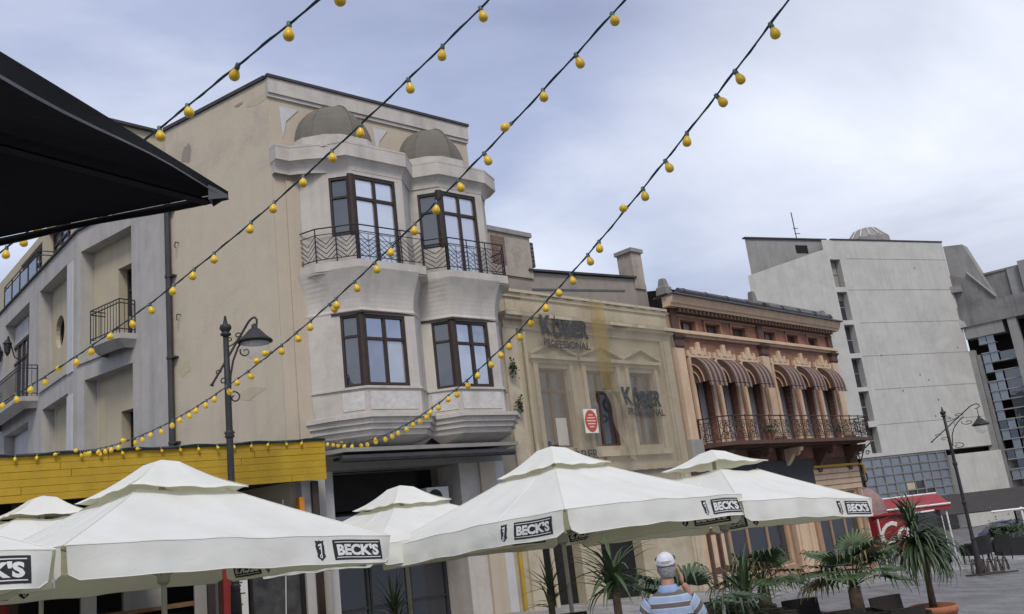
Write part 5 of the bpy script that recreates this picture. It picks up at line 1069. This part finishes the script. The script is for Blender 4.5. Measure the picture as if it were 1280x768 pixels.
# anchor mast for the strings, behind the viewer
# ================================================================== STREET LAMPS
def street_lamp(label, x, y, z, h, heading, sc=1.0, ax=1.0, sz=0.0):
    T = thing('street_lamp', label, 'street lamp', (0, 0, 0), 'black scrolled street lamps'); b = MB()
    T.location = (x, y, z); T.rotation_euler = (0, 0, R(90-heading)); T.scale = (sc,)*3
    def pt(mb, name, m, par=T, smooth=True):
        ORG[T.name] = Vector(); return mb.build(name, m, par, smooth)
    mb = MB(); mb.lathe((0, 0, 0), [(.15, 0), (.15, .12), (.12, .16), (.10, .5), (.085, .62), (.08, .95), (.07, 1.05), (.06, 1.2), (.055, 2.2), (.052, h-1.3), (.045, h-.32)], 12); pt(mb, 'post', 'iron')
    for zz in (1.1, 2.3, h-1.95): mb = MB(); mb.lathe((0, 0, zz), [(.055, -.06), (.08, -.03), (.065, 0), (.085, .03), (.055, .07)], 12); pt(mb, 'collar', 'iron')
    mb = MB(); mb.lathe((0, 0, h), [(.045, -.34), (.085, -.32), (.085, -.29), (.05, -.27), (.07, -.25), (.1, -.2), (.085, -.15), (.04, -.13), (.035, -.1), (.018, -.02), (.024, -.01), (.012, .01)], 12); pt(mb, 'finial', 'iron')
    X = lambda u, zz, w=0: Vector((u*ax, w, h+zz))
    mb = MB(); mb.tube([X(-.25, -1.14), X(-.23, -1.10), X(.37, -.12), X(.42, -.07), X(.47, -.05), X(.5, -.09), X(.5, -.16), X(.47, -.2), X(.43, -.2)], [.036, .020, .020, .02, .02, .02, .018, .016, .012], 6); A = pt(mb, 'arm', 'iron')
    sp = lambda cx, cz, r, a0, tn: [X(cx+r*(1-.75*t)*math.cos(a0+tn*t), cz+r*(1-.75*t)*math.sin(a0+tn*t)) for t in [i/14 for i in range(15)]]
    for q, r_ in (([X(.03, -1.35), X(.05, -1.0), X(.10, -.75), X(.18, -.55), X(.26, -.42)], .018), (sp(.10, -1.36, .10, 1.9, -6.5), .013), (sp(.3, -.62, .09, 2.6, 6.5), .013), (sp(-.06, -1.08, .08, -1.2, 6.5), .011), ([X(0, -.52), X(.08, -.50), X(.15, -.45), X(.2, -.38)], .012), (sp(.19, -.34, .06, -.6, 6.3), .011), (sp(.06, -.40, .05, 3.6, -6), .010), (sp(-.14, -.93, .05, 0, 6), .010)):
        mb = MB(); mb.tube(q, r_, 5); pt(mb, 'scroll', 'iron', A)
    c = (.46*ax, 0, h+sz)
    if sz: mb = MB(); mb.tube([(.46*ax, 0, h-.2), (.46*ax, 0, h-.17+sz)], .012, 5); pt(mb, 'hanger', 'iron')
    mb = MB(); mb.lathe(c, [(.02, -.16), (.05, -.19), (.05, -.24), (.09, -.26), (.15, -.33), (.22, -.40), (.275, -.44), (.285, -.47), (.27, -.475), (.2, -.41), (.05, -.28)], 20); S = pt(mb, 'lamp_shade', 'iron')
    mb = MB(); mb.lathe(c, [(.235, -.46), (.235, -.50), (.225, -.58), (.18, -.68), (.1, -.75), (.01, -.775)], 18); g = pt(mb, 'globe', 'lampglass', S)
    mb = MB(); mb.lathe(c, [(.24, -.46), (.245, -.475), (.24, -.495), (.232, -.495)], 18); pt(mb, 'globe_ring', 'iron', S)
m, nt, b = _mat('clear_lamp_glass'); b.inputs['Base Color'].default_value = (.8, .82, .84, 1); b.inputs['Roughness'].default_value = .12; b.inputs['Alpha'].default_value = .22; b.inputs['Specular IOR Level'].default_value = .6; M['lampglass'] = m
street_lamp('tall black scrolled lamp in front of the plain beige side wall', -5.18, 15.35, gz(-5.18), 5.40, 80, 1.10)
street_lamp('far black scrolled lamp before the concrete block, beside the bicycle rack', 15.5, 33.3, gz(15.5)+.0, 5.55, 112, 1.08, 2.3, -.3)
# ================================================================== MAN IN STRIPED POLO, SEEN FROM BEHIND
def man():
    x, y = 1.0, 7.63; z = gz(x)
    T = thing('person', 'man in white cap and blue grey striped polo, hand raised to his cheek', 'person', (0, 0, 0))
    ORG[T.name] = Vector(); T.location = (x, y, z); T.rotation_euler = (0, 0, R(-12)); T.scale = (.90, .96, 1.05)
    b = MB()
    def limb(pts, rs, n=12): b.tube(pts, rs, n)
    def ell(c, r, n=14, m=9):
        c = Vector(c); b.loft([[c+Vector((r[0]*math.sin(t)*math.cos(p), r[1]*math.sin(t)*math.sin(p), r[2]*math.cos(t))) for p in [2*math.pi*k/n for k in range(n)]] for t in [.02+(math.pi-.04)*j/m for j in range(m+1)]], True, True, True)
    # legs, trunk
    for s in (-1, 1):
        limb([(s*.10, 0, .95), (s*.11, .01, .72), (s*.115, .02, .5), (s*.12, 0, .46), (s*.12, -.02, .3), (s*.125, -.01, .09)], [.10, .085, .062, .06, .058, .042]); limb([(s*.125, -.06, .05), (s*.13, .05, .045), (s*.14, .15, .035)], [.045, .048, .035])
    ell((0, -.02, .98), (.165, .12, .16)); ell((0, .01, 1.14), (.16, .125, .2)); ell((0, -.01, 1.30), (.185, .115, .17)); ell((0, -.02, 1.385), (.16, .08, .07))
    limb([(0, -.03, 1.40), (0, -.01, 1.50), (.005, .015, 1.56)], [.075, .062, .06])
    # head, jaw, nose
    ell((.01, .02, 1.655), (.073, .092, .098)); ell((.012, .055, 1.595), (.055, .065, .055)); ell((.016, .118, 1.635), (.013, .022, .022)); ell((.014, .11, 1.585), (.025, .012, .012))
    for s in (-1, 1): ell((.01+s*.076, .01, 1.638), (.012, .022, .034))
    # right arm folded up, left arm hanging
    limb([(.15, -.02, 1.375), (.22, .0, 1.32), (.275, .07, 1.16)], [.05, .05, .046]); ell((.278, .08, 1.14), (.045, .048, .045))
    limb([(.278, .08, 1.14), (.24, .17, 1.27), (.165, .17, 1.43), (.135, .15, 1.50)], [.046, .044, .033, .028])
    limb([(-.15, -.02, 1.375), (-.225, -.01, 1.31), (-.27, .0, 1.12), (-.275, .03, 1.08), (-.26, .12, .92), (-.25, .16, .84)], [.05, .05, .045, .044, .034, .027])
    # hands: palm, four fingers, thumb
    ell((.122, .14, 1.545), (.022, .036, .046))
    for k, (dy, l) in enumerate(((.03, .075), (.01, .085), (-.012, .08), (-.03, .062))):
        p0 = Vector((.112, .14+dy, 1.575)); limb([p0, p0+Vector((-.006, .004, l*.55)), p0+Vector((-.022, .006, l))], [.0105, .0095, .007], 8)
    limb([(.115, .17, 1.535), (.105, .195, 1.56), (.092, .20, 1.59)], [.012, .0105, .008], 8)
    ell((-.245, .175, .785), (.022, .038, .05))
    for k, (dy, l) in enumerate(((.032, .075), (.011, .085), (-.011, .08), (-.03, .062))):
        p0 = Vector((-.245, .18+dy, .75)); limb([p0, p0+Vector((.008, .012, -l*.55)), p0+Vector((.024, .02, -l))], [.0105, .0095, .007], 8)
    limb([(-.235, .21, .80), (-.22, .235, .775), (-.212, .24, .745)], [.012, .0105, .008], 8)
    body = b.build('body', 'skin', T, True)
    rm = body.modifiers.new('skin', 'REMESH'); rm.mode = 'VOXEL'; rm.voxel_size = .0075; rm.use_smooth_shade = True
    sm = body.modifiers.new('smooth', 'SMOOTH'); sm.iterations = 5; sm.factor = .5
    # polo shirt
    def lo(name, rings, mat, uvf=None, thick=0.0):
        mb = MB(); n = len(rings[0]); mb.loft(rings, True); o = mb.build(name, mat, T, True)
        if uvf:
            ul = o.data.uv_layers.new(name='UVMap')
            for lp in o.data.loops: ul.data[lp.index].uv = (0, uvf(lp.vertex_index//n, o.data.vertices[lp.vertex_index].co))
        sd_ = o.modifiers.new('thick', 'SOLIDIFY'); sd_.thickness = .006; sd_.offset = 1
        s2 = o.modifiers.new('sub', 'SUBSURF'); s2.levels = 1; s2.render_levels = 1
        return o
    def ring(c, rx, ry, n=28, sq=2.3, zf=None):
        out = []
        for k in range(n):
            t = 2*math.pi*k/n; cx, sy = math.cos(t), math.sin(t); x_ = abs(cx)**(2/sq)*(1 if cx > 0 else -1); y_ = abs(sy)**(2/sq)*(1 if sy > 0 else -1)
            out.append(Vector((c[0]+rx*x_, c[1]+ry*y_, c[2]+(zf(x_, y_) if zf else 0))))
        return out
    wr = lambda a: (lambda x_, y_: a*math.sin(5*x_+3*y_))
    sh = [ring((0, 0, .86), .185, .145, zf=wr(.012)), ring((0, 0, .95), .188, .15), ring((0, .01, 1.06), .19, .15), ring((0, .0, 1.16), .198, .147), ring((0, -.005, 1.26), .212, .140), ring((0, -.01, 1.34), .226, .128), ring((0, -.015, 1.395), .222, .112), ring((0, -.018, 1.43), .185, .098), ring((0, -.02, 1.455), .135, .085), ring((0, -.02, 1.475), .095, .075), ring((0, -.018, 1.49), .078, .07)]
    lo('polo_shirt', sh, 'shirt', lambda i, co: co.z+.02)
    for s, pts, rs in ((1, [(.165, -.02, 1.385), (.21, -.01, 1.345), (.245, .03, 1.26), (.268, .065, 1.185)], (.085, .085, .080, .076)), (-1, [(-.165, -.02, 1.385), (-.21, -.015, 1.345), (-.25, -.01, 1.25), (-.268, -.003, 1.16)], (.085, .084, .078, .072))):
        mb = MB(); mb.tube(pts, list(rs), 16, False); o = mb.build('sleeve', 'shirt', T, True)
        ul = o.data.uv_layers.new(name='UVMap'); ds = (0, .06, .16, .245)
        for lp in o.data.loops: ul.data[lp.index].uv = (0, .03+ds[lp.vertex_index//16])
        sd_ = o.modifiers.new('thick', 'SOLIDIFY'); sd_.thickness = .005
        s2 = o.modifiers.new('sub', 'SUBSURF'); s2.levels = 1; s2.render_levels = 1
    lo('collar', [ring((0, -.02, 1.462), .098, .085), ring((0, -.022, 1.485), .088, .083), ring((0, -.018, 1.515), .074, .076), ring((0, -.016, 1.518), .070, .072)], 'shirtblue')
    lo('trousers', [ring((0, 0, .93), .178, .14), ring((0, -.01, .80), .185, .145), ring((0, 0, .76), .18, .14)], 'denim')
    for s in (-1, 1):
        mb = MB(); mb.tube([(s*.095, 0, .85), (s*.105, .0, .7), (s*.115, .01, .5), (s*.12, -.01, .3), (s*.125, -.01, .07)], [.11, .105, .088, .08, .082], 14, False); o = mb.build('trouser_leg', 'denim', T, True); sd_ = o.modifiers.new('thick', 'SOLIDIFY'); sd_.thickness = .004
        mb = MB(); mb.loft([ring((s*.13, .04, zz), rx, ry, 16) for zz, rx, ry in ((.0, .052, .14), (.05, .054, .14), (.09, .046, .09))], True, True, True); mb.build('shoe', 'navy', T, True)
    # short grey hair round the back, cap with dark front and peak
    mb = MB(); n = 24
    mb.loft([[Vector((.01+rx*math.cos(t), .012+ry*math.sin(t) if math.sin(t) < .35 else .012+ry*.35+.01*math.sin(t), zz)) for t in [2*math.pi*k/n for k in range(n)]] for zz, rx, ry in ((1.575, .062, .072), (1.60, .074, .09), (1.64, .080, .099), (1.68, .081, .102), (1.70, .080, .101))], True, False, True); o = mb.build('hair', 'greyhair', T, True)
    mb = MB(); c = Vector((.01, .018, 1.680)); tl = .16
    mb.loft([[c+Vector((.086*math.sin(t)*math.cos(p), .108*math.sin(t)*math.sin(p), .085*math.cos(t)+tl*.108*math.sin(t)*math.sin(p)*.5)) for p in [2*math.pi*k/n for k in range(n)]] for t in [.03+(math.pi/2*1.08)*j/8 for j in range(9)]], True, True); cp = mb.build('cap', 'capcloth', T, True)
    sd_ = cp.modifiers.new('thick', 'SOLIDIFY'); sd_.thickness = .004
    mb = MB(); mb.tube([c+Vector((.0865*math.cos(p), .1085*math.sin(p), -.012+.009*math.sin(p))) for p in [2*math.pi*k/24 for k in range(25)]], .003, 4); mb.build('cap_band', 'darkgrey', cp)
    for k in range(3):
        a = k*math.pi/3; mb = MB(); mb.tube([c+Vector((.0875*math.sin(t)*math.cos(a), .1095*math.sin(t)*math.sin(a), .0865*math.cos(t)+tl*.054*math.sin(t)*math.sin(a))) for t in [-1.5+3*j/12 for j in range(13)]], .002, 3); mb.build('cap_seam', 'capcloth', cp)
    mb = MB(); mb.loft([[c+Vector((.085*math.cos(p)*s, (.105+(s-1)*.0)*math.sin(p)+e, z_)) for p in [math.pi*(.12+.76*k/10) for k in range(11)]] for s, e, z_ in ((1, 0, -.004), (.98, .04, -.01), (.8, .085, -.026))]); o = mb.build('cap_peak', 'navy', cp); sd_ = o.modifiers.new('thick', 'SOLIDIFY'); sd_.thickness = .005
    # sunglasses pushed up over the front of the cap
    mb = MB(); mb.tube([c+Vector((.09*math.cos(p), .118*math.sin(p), .035+.02*math.sin(p))) for p in [math.pi*(-.05+1.1*k/14) for k in range(15)]], .006, 5); mb.build('sunglasses', 'navy', T)
man()

# ================================================================== POTTED PLANTS
def leaf_strip(mb, base, az, el, L, w, droop, n=6, fold=.2):
    base = Vector(base); h = Vector((math.cos(az), math.sin(az), 0)); sd_ = Vector((-h.y, h.x, 0)); rows = []; p = base.copy(); e = el
    for i in range(n+1):
        t = i/n; ww = w*(.35+.65*math.sin(math.pi*min(1, t*1.15+.12))) if t < .92 else w*.1
        dirv = h*math.cos(e)+Vector((0, 0, math.sin(e))); up = -h*math.sin(e)+Vector((0, 0, math.cos(e)))
        rows.append([p-sd_*ww/2+up*ww*fold, p.copy(), p+sd_*ww/2+up*ww*fold]); p = p+dirv*(L/n); e -= droop/n*(.5+t)
    mb.loft(rows)
def pot_mesh(T, c, r, h, m='terracotta'):
    mb = MB(); mb.lathe(c, [(r*.68, 0), (r*.70, .02), (r*.93, h*.84), (r*.95, h*.85), (r*1.0, h*.86), (r*1.0, h), (r*.9, h), (r*.86, h*.9)], 24); P = mb.build('pot', m, T, True)
    mb = MB(); mb.lathe(c, [(r*.86, h*.90), (r*.5, h*.93), (.01, h*.94)], 16); mb.build('soil', 'soil', P)
def box_planter(T, c, s, h):
    mb = MB(); c = Vector(c); mb.loft([[c+Vector((x*s*k, y*s*k, z)) for x, y in ((-1, -1), (1, -1), (1, 1), (-1, 1))] for z, k in ((0, .9), (h, 1), (h, .88), (h-.05, .86))], True, True, True); P = mb.build('planter', 'rattan', T)
    mb = MB(); mb.box(None, c.x-s*.86, c.x+s*.86, c.y-s*.86, c.y+s*.86, c.z+h-.06, c.z+h-.04); mb.build('soil', 'soil', P)
def dragon_palm():
    x, y = 6.05, 14.85; g = gz(x); rr = random.Random(21)
    T = thing('potted_palm', 'drooping dragon palm in a terracotta pot standing alone at the right', 'potted plant', (x, y, g))
    pot_mesh(T, (x, y, g), .36, .70)
    mb = MB(); mb.tube([(x+.0, y, g+.62), (x+.01, y, g+1.0), (x+.0, y, g+1.5), (x-.02, y+.02, g+1.85), (x-.05, y, g+1.98)], [.06, .05, .045, .04, .03], 9); mb.build('trunk', 'bark', T, True)
    for (cx, cz, n, L, e0, e1, dr, w) in ((x-.02, g+1.66, 170, .90, -.45, .7, 2.5, .046), (x-.05, g+1.98, 75, .66, -.1, 1.5, 1.3, .032)):
        for k in range(n):
            az = rr.uniform(0, 6.283); mb = MB(); leaf_strip(mb, (cx+rr.gauss(0, .03), y+rr.gauss(0, .03), cz+rr.uniform(-.12, .08)), az, rr.uniform(e0, e1), L*rr.uniform(.75, 1.12), w*rr.uniform(.8, 1.2), dr*rr.uniform(.7, 1.2))
            mb.build('leaf', 'leafm' if rr.random() < .35 else 'leafd', T, True)
    for k in range(7):
        mb = MB(); leaf_strip(mb, (x-.06, y, g+1.65), rr.uniform(0, 6.28), -.5, .6, .03, 1.6); mb.build('leaf', 'leafdry', T, True)
dragon_palm()
def yucca(label, x, y, zt, n, L, w, seed, ps=.3, e0=-.2, dr=.5):
    g = gz(x); rr = random.Random(seed); T = thing('potted_palm', label, 'potted plant', (x, y, g))
    box_planter(T, (x, y, g), ps, .45)
    mb = MB(); mb.tube([(x, y, g+.38), (x, y, zt)], [.06, .045], 8); mb.build('trunk', 'bark', T, True)
    for k in range(n):
        mb = MB(); leaf_strip(mb, (x+rr.gauss(0, .03), y+rr.gauss(0, .03), zt+rr.uniform(-.3, .06)), rr.uniform(0, 6.283), rr.uniform(e0, 1.45), L*rr.uniform(.7, 1.1), w*rr.uniform(.8, 1.2), dr*rr.uniform(.4, 1.5), 5)
        mb.build('leaf', 'leafm' if rr.random() < .4 else 'leafd', T, True)
def fan_palm(label, x, y, zt, nl, R_, seed, dry=.0):
    g = gz(x); rr = random.Random(seed); T = thing('potted_palm', label, 'potted plant', (x, y, g))
    box_planter(T, (x, y, g), .34, .74)
    mb = MB(); mb.tube([(x, y, g+.4), (x, y, max(g+.85, zt-.35))], [.12, .09], 9); mb.build('trunk', 'bark', T, True)
    for k in range(nl):
        az = 6.283*k/nl+rr.uniform(-.4, .4); el = rr.uniform(.05, 1.2); Lp = rr.uniform(.3, .6); b0 = Vector((x, y, max(g+.85, zt-.35))); h = Vector((math.cos(az), math.sin(az), 0)); tip = b0+h*math.cos(el)*Lp+Vector((0, 0, math.sin(el)*Lp+.05))
        mb = MB(); mb.tube([b0, (b0+tip)/2+Vector((0, 0, .03)), tip], [.012, .010, .007], 5)
        sd_ = Vector((-h.y, h.x, 0)); f = (h*math.cos(el-.5)+Vector((0, 0, math.sin(el-.5)))).normalized(); up = sd_.cross(f)
        ns = 17
        for i in range(ns):
            a = (i/(ns-1)-.5)*3.7; d = (f*math.cos(a)+sd_*math.sin(a)).normalized(); s = d.cross(up).normalized(); L = R_*rr.uniform(.85, 1.05)*(1-.22*abs(a)/1.85); p = [tip, tip+d*L*.45+up*.02, tip+d*L*.8, tip+d*L-Vector((0, 0, .14*rr.random()+.03))]; ww = (.005, .024, .016, .002)
            mb.loft([[q-s*w_, q+up*.010, q+s*w_] for q, w_ in zip(p, ww)])
        mb.build('fan_leaf', 'leafdry' if rr.random() < dry else ('leafm' if rr.random() < .5 else 'leafd'), T)
yucca('dark spiky yucca to the left of the man in the cap', .86, 11.6, 1.45, 60, .75, .05, 31, .3, -.4, 1.2)
yucca('sparse small spiky plant between the two parasol poles', .05, 14.0, 1.15, 34, .55, .04, 32, .25, -.1)
yucca('dim bushy plant before the dark doors under the bays', -2.55, 15.4, 1.05, 55, .7, .025, 33, .3, .1, .6)
fan_palm('fan palm with stiff open fronds just right of the man', 1.42, 9.6, 1.34, 7, .40, 41)
fan_palm('bushy fan palm before the shop window, left of two', 3.28, 14.13, 1.16, 18, .42, 42, .06)
fan_palm('bushy fan palm with some dry fronds, right of two, before the brick house door', 4.52, 13.77, 1.04, 22, .46, 43, .15)
yucca('low dark strappy plant at the foot of the left fan palm', 2.75, 12.9, .85, 80, .75, .035, 34, .3, .0, 1.0)

# ================================================================== CAFE FURNITURE
def armchair(mat):
    T = thing('rattan_armchair', 'x', 'chair', (0, 0, 0)); ORG[T.name] = Vector()
    def rb(x0, x1, y0, y1, z0, z1, nm, m=mat):
        mb = MB(); mb.box(None, x0, x1, y0, y1, z0, z1); o = mb.build(nm, m, T); bv = o.modifiers.new('b', 'BEVEL'); bv.width = .018; bv.segments = 2; return o
    rb(-.30, .30, -.28, .28, .30, .42, 'seat'); rb(-.26, .26, -.24, .22, .42, .48, 'cushion', 'capcloth' if mat == 'rattan' else 'darkgrey')
    mb = MB(); mb.loft([[(x, y0+.06*(1-(x/.3)**2), z) for x in (-.30, -.2, 0, .2, .30)] for y0, z in ((.24, .3), (.28, .6), (.31, .86), (.345, .86), (.31, .6), (.28, .3))], False); o = mb.build('backrest', mat, T); s_ = o.modifiers.new('s', 'SOLIDIFY'); s_.thickness = .02
    for s in (-1, 1):
        rb(s*.30-.035, s*.30+.035, -.28, .30, .30, .64, 'armrest')
        for yy in (-.24, .24): mb = MB(); mb.tube([(s*.28, yy, 0), (s*.28, yy, .31)], [.018, .024], 6); mb.build('leg', mat, T)
    return T
def place(proto, first, x, y, rot, label, group, dz=0):
    o = proto if first else copy_tree(proto)
    o.location = (x, y, gz(x)+dz); o.rotation_euler = (0, 0, R(rot)); o['label'] = label; o['group'] = group
    return o
ch = armchair('rattan')
for i, (x, y, r_, lab) in enumerate([(4.78, 13.2, 200, 'dark rattan armchair before the right bushy fan palm, back towards us'), (4.0, 14.4, 10, 'dark rattan armchair between the two bushy fan palms'), (2.5, 14.2, 20, 'dark rattan armchair behind the man, left of the bushy fan palms'), (2.0, 13.1, 140, 'dark rattan armchair just right of the striped polo'), (3.5, 16.2, 30, 'dark rattan armchair at the shop window behind the left fan palm'), (.3, 13.0, 10, 'dark rattan armchair under the middle parasol'), (3.95, 13.15, 185, 'dark rattan armchair in front of the gap between the bushy fan palms'), (3.15, 13.25, 170, 'dark rattan armchair directly before the left bushy fan palm'), (5.45, 14.6, 20, 'dark rattan armchair nearest the terracotta pot')]):
    place(ch, i == 0, x, y, r_, lab, 'rattan armchairs on the cafe terrace')
def table(label, x, y):
    g = gz(x); T = thing('cafe_table', label, 'table', (x, y, g))
    mb = MB(); mb.box(None, x-.4, x+.4, y-.4, y+.4, g+.70, g+.74); o = mb.build('table_top', 'rattan', T)
    for sx in (-1, 1):
        for sy in (-1, 1): mb = MB(); mb.tube([(x+sx*.34, y+sy*.34, g), (x+sx*.35, y+sy*.35, g+.70)], .022, 6); mb.build('leg', 'rattan', T)
table('square dark table right of the man, in front of the fan palms', 3.6, 12.9); table('square dark table under the middle parasol', 1.25, 13.2)
cb = armchair('blackrattan')
for i, (x, y, r_, lab) in enumerate([(15.0, 36.4, 20, 'black armchair left of the far lamp, nearest the red kiosk'), (17.2, 37.0, 200, 'black armchair just right of the far lamp'), (18.2, 38.8, 215, 'second black armchair right of the far lamp'), (19.6, 40.0, 190, 'third black armchair right of the far lamp, next to the leafy planter')]):
    q = place(cb, i == 0, x, y, r_, lab, 'black armchairs by the far lamp', .11); q.scale = (1.25,)*3
# ================================================================== FAR STREET CORNER
def bike_rack():
    T = thing('bicycle_rack', 'low steel bicycle rack with hoops at the foot of the far lamp', 'bicycle rack', (15.2, 32.7, gz(15.2)))
    a = Vector((14.2, 31.6, gz(14.2)+.04)); b = Vector((16.5, 33.6, gz(16.5)+.04)); d = (b-a); n = Vector((d.y, -d.x, 0)).normalized()
    for s in (0, .45): mb = MB(); mb.tube([a+n*s, b+n*s], .03, 6); mb.build('base_rail', 'rustiron', T)
    for k in range(5):
        c = a.lerp(b, (k+.5)/5)+n*.2; e = d.normalized(); mb = MB(); mb.tube([c+e*(.26*math.cos(math.pi*i/12))+Vector((0, 0, .05+.46*math.sin(math.pi*i/12))) for i in range(13)], .024, 5); mb.tube([c+e*(.14*math.cos(math.pi*i/12))+Vector((0, 0, .05+.36*math.sin(math.pi*i/12))) for i in range(13)], .018, 5); mb.build('hoop', 'rustiron', T)
bike_rack()
def kiosk():
    F = Fr((15.0, 41.2), 100); g = gz(16)+.11
    T = thing('red_kiosk', 'small kiosk under a red awning with white script on its red side', 'kiosk', F.p(1.5, -1, g))
    mb = MB(); mb.box(F, 0, 3.1, -2.4, -1.0, g, g+2.3); mb.build('booth', 'darkgrey', T)
    mb = MB(); mb.loft([[F.p(u, w, z) for u in (-.1, 3.2)] for w, z in ((-2.4, 1.40), (-1.2, 1.36), (.5, .95), (.52, .72))]); A = mb.build('awning', 'red', T); s_ = A.modifiers.new('s', 'SOLIDIFY'); s_.thickness = .03
    for w, z in ((-1.5, 1.40), (.53, .94)): mb = MB(); mb.tube([F.p(-.12, w, z), F.p(3.22, w, z)], .05, 6); mb.build('awning_bar', 'white', A)
    for u in (.1, 3.0): mb = MB(); mb.tube([F.p(u, .4, g), F.p(u, .4, .6)], .04, 6); mb.build('pole', 'white', T)
    mb = MB(); mb.box(F, -1.35, .0, -1.0, .4, g, g+2.5); mb.build('cooler', 'red', T)
    S = MB(); vs, fs = fit_text('Coca', 2.15, .95, .02, .01, .35); c = Vector((0, 0, 0))
    S.add([F.p(1.15+v.x, .42+v.z, .02+v.y+.08*v.x) for v in vs], fs); S.build('script_lettering', 'printwhite', T)
    mb = MB(); mb.box(F, -1.35, 2.4, .3, .4, -.75, .72); mb.build('sign_panel', 'red', T)
    mb = MB(); mb.box(F, -1.3, 1.0, .38, .41, g, -.78); mb.build('lower_panel', 'concmid', T)
    S = MB(); vs, fs = fit_text('Pat', .9, .5, .0, .004, .2); S.add([F.p(-.1+v.x, .418+v.z, -1.1+v.y) for v in vs], fs); S.build('scrawl', 'print', T)
kiosk()
def brown_canopy():
    T = thing('cafe_canopy', 'wide brown sheet canopy on posts before the concrete block', 'canopy', (27, 52, -2.3))
    A = [Vector(p) for p in ((20.6, 47.9, .15), (30.5, 45.2, .15), (32.5, 52.4, 1.0), (23.2, 55.3, 1.0))]
    mb = MB(); mb.loft([[A[0].lerp(A[1], i/6) for i in range(7)], [A[3].lerp(A[2], i/6) for i in range(7)]]); o = mb.build('roof_sheet', 'brownroof', T); s_ = o.modifiers.new('s', 'SOLIDIFY'); s_.thickness = .06
    mb = MB(); mb.tube([A[0]+Vector((2.6, -.75, -.1)), A[1]+Vector((0, 0, -.1))], .07, 6); mb.build('front_edge', 'white', T)
    for t in (.03, .4, .8): p = A[0].lerp(A[1], t); mb = MB(); mb.tube([Vector((p.x, p.y, gz(p.x))), p], .06, 6); mb.build('post', 'white', T)
    for t in (.05, .5, .95): p = A[3].lerp(A[2], t); mb = MB(); mb.tube([Vector((p.x, p.y, gz(p.x))), p], .06, 6); mb.build('post', 'coping', T)
brown_canopy()
def board(name, label, cat, x, y, w, h, mat, rot, dz=0):
    T = thing(name, label, cat, (0, 0, 0)); ORG[T.name] = Vector(); T.location = (x, y, gz(x)+.11+dz); T.rotation_euler = (R(-8), 0, R(rot))
    mb = MB(); mb.box(None, -w/2, w/2, -.03, .03, .1, h); mb.build('panel', mat, T)
    for s in (-1, 1): mb = MB(); mb.box(None, s*w/2-.03, s*w/2+.03, -.05, .05, 0, h+.05); mb.build('frame_post', 'iron', T)
    mb = MB(); mb.box(None, -w/2, w/2, -.05, .05, h, h+.06); mb.build('frame_top', 'white', T)
board('menu_stand', 'tall black board left of the far lamp, behind the black armchairs', 'board', 15.9, 37.6, 1.5, 2.1, 'darkgrey', 25)
def planter_bush(label, x, y, n, seed, w=1.6):
    g = gz(x); rr = random.Random(seed); T = thing('planter_bush', label, 'planter', (x, y, g))
    mb = MB(); mb.box(None, x-w/2, x+w/2, y-.35, y+.35, g, g+.95); mb.build('planter_box', 'blackrattan', T)
    B = MB()
    for k in range(n):
        c = Vector((x+rr.uniform(-w/2, w/2), y+rr.uniform(-.35, .35), g+.95+abs(rr.gauss(0, .4)))); d = Vector((rr.gauss(0, 1), rr.gauss(0, 1), rr.gauss(.4, .7))).normalized()*.16; s = Vector((rr.gauss(0, 1), rr.gauss(0, 1), rr.gauss(0, 1))).normalized()*.035
        B.quad(c-s*.3, c+d*.5-s, c+d, c+d*.5+s)
    B.build('foliage', 'leafm', T)
planter_bush('black planter box with a green bush at the right edge', 22.4, 43.6, 500, 51, 2.2)
planter_bush('black planter with foliage in front of the brown canopy, further back', 24.9, 47.0, 350, 52)
def car(label, x, y, rot, paint):
    T = thing('parked_car', label, 'car', (0, 0, 0), 'cars parked beyond the far lamp'); ORG[T.name] = Vector(); T.location = (x, y, gz(x)); T.rotation_euler = (0, 0, R(rot))
    def sec(x_, zb, zm, zt, wb, wt): return [(x_, -wb, zb), (x_, -wb, zm), (x_, -wt, zt), (x_, wt, zt), (x_, wb, zm), (x_, wb, zb)]
    mb = MB(); mb.loft([sec(*q) for q in ((-2.05, .3, .6, .75, .75, .68), (-1.95, .22, .75, .95, .84, .72), (-1.4, .2, .9, 1.02, .86, .72), (1.0, .2, .88, .95, .86, .74), (1.8, .22, .72, .82, .84, .74), (2.1, .3, .55, .66, .74, .66))], False, True, True); b = mb.build('body', paint, T, True)
    mb = MB(); mb.loft([sec(*q) for q in ((-1.75, .9, .96, 1.0, .74, .7), (-1.25, .9, 1.2, 1.42, .72, .55), (-.2, .9, 1.25, 1.48, .72, .58), (.5, .9, 1.2, 1.40, .72, .56), (1.15, .9, .93, .96, .74, .7))], False, True, True); mb.build('cabin', 'glassdark', T, True)
    mb = MB(); mb.loft([[(-1.2, -.54, 1.44), (-1.2, .54, 1.44)], [(-.2, -.57, 1.5), (-.2, .57, 1.5)], [(.45, -.55, 1.43), (.45, .55, 1.43)]]); o = mb.build('roof', paint, T, True); s_ = o.modifiers.new('s', 'SOLIDIFY'); s_.thickness = .04
    for sx in (-1.3, 1.3):
        for sy in (-.8, .8):
            mb = MB(); mb.tube([(sx, sy-.1, .31), (sx, sy+.1, .31)], .31, 16); w = mb.build('wheel', 'tyre', T)
            mb = MB(); mb.tube([(sx, sy-.11, .31), (sx, sy+.11, .31)], .18, 12); mb.build('rim', 'zinc', w)
    for sy in (-.6, .6): mb = MB(); mb.box(None, 1.98, 2.1, sy-.14, sy+.14, .58, .7); mb.build('headlight', 'white', T)
car('white car parked under the brown canopy beyond the far lamp', 25.8, 50.2, 25, 'carwhite')
car('blue car parked behind the white one', 28.0, 54.8, 20, 'carblue')
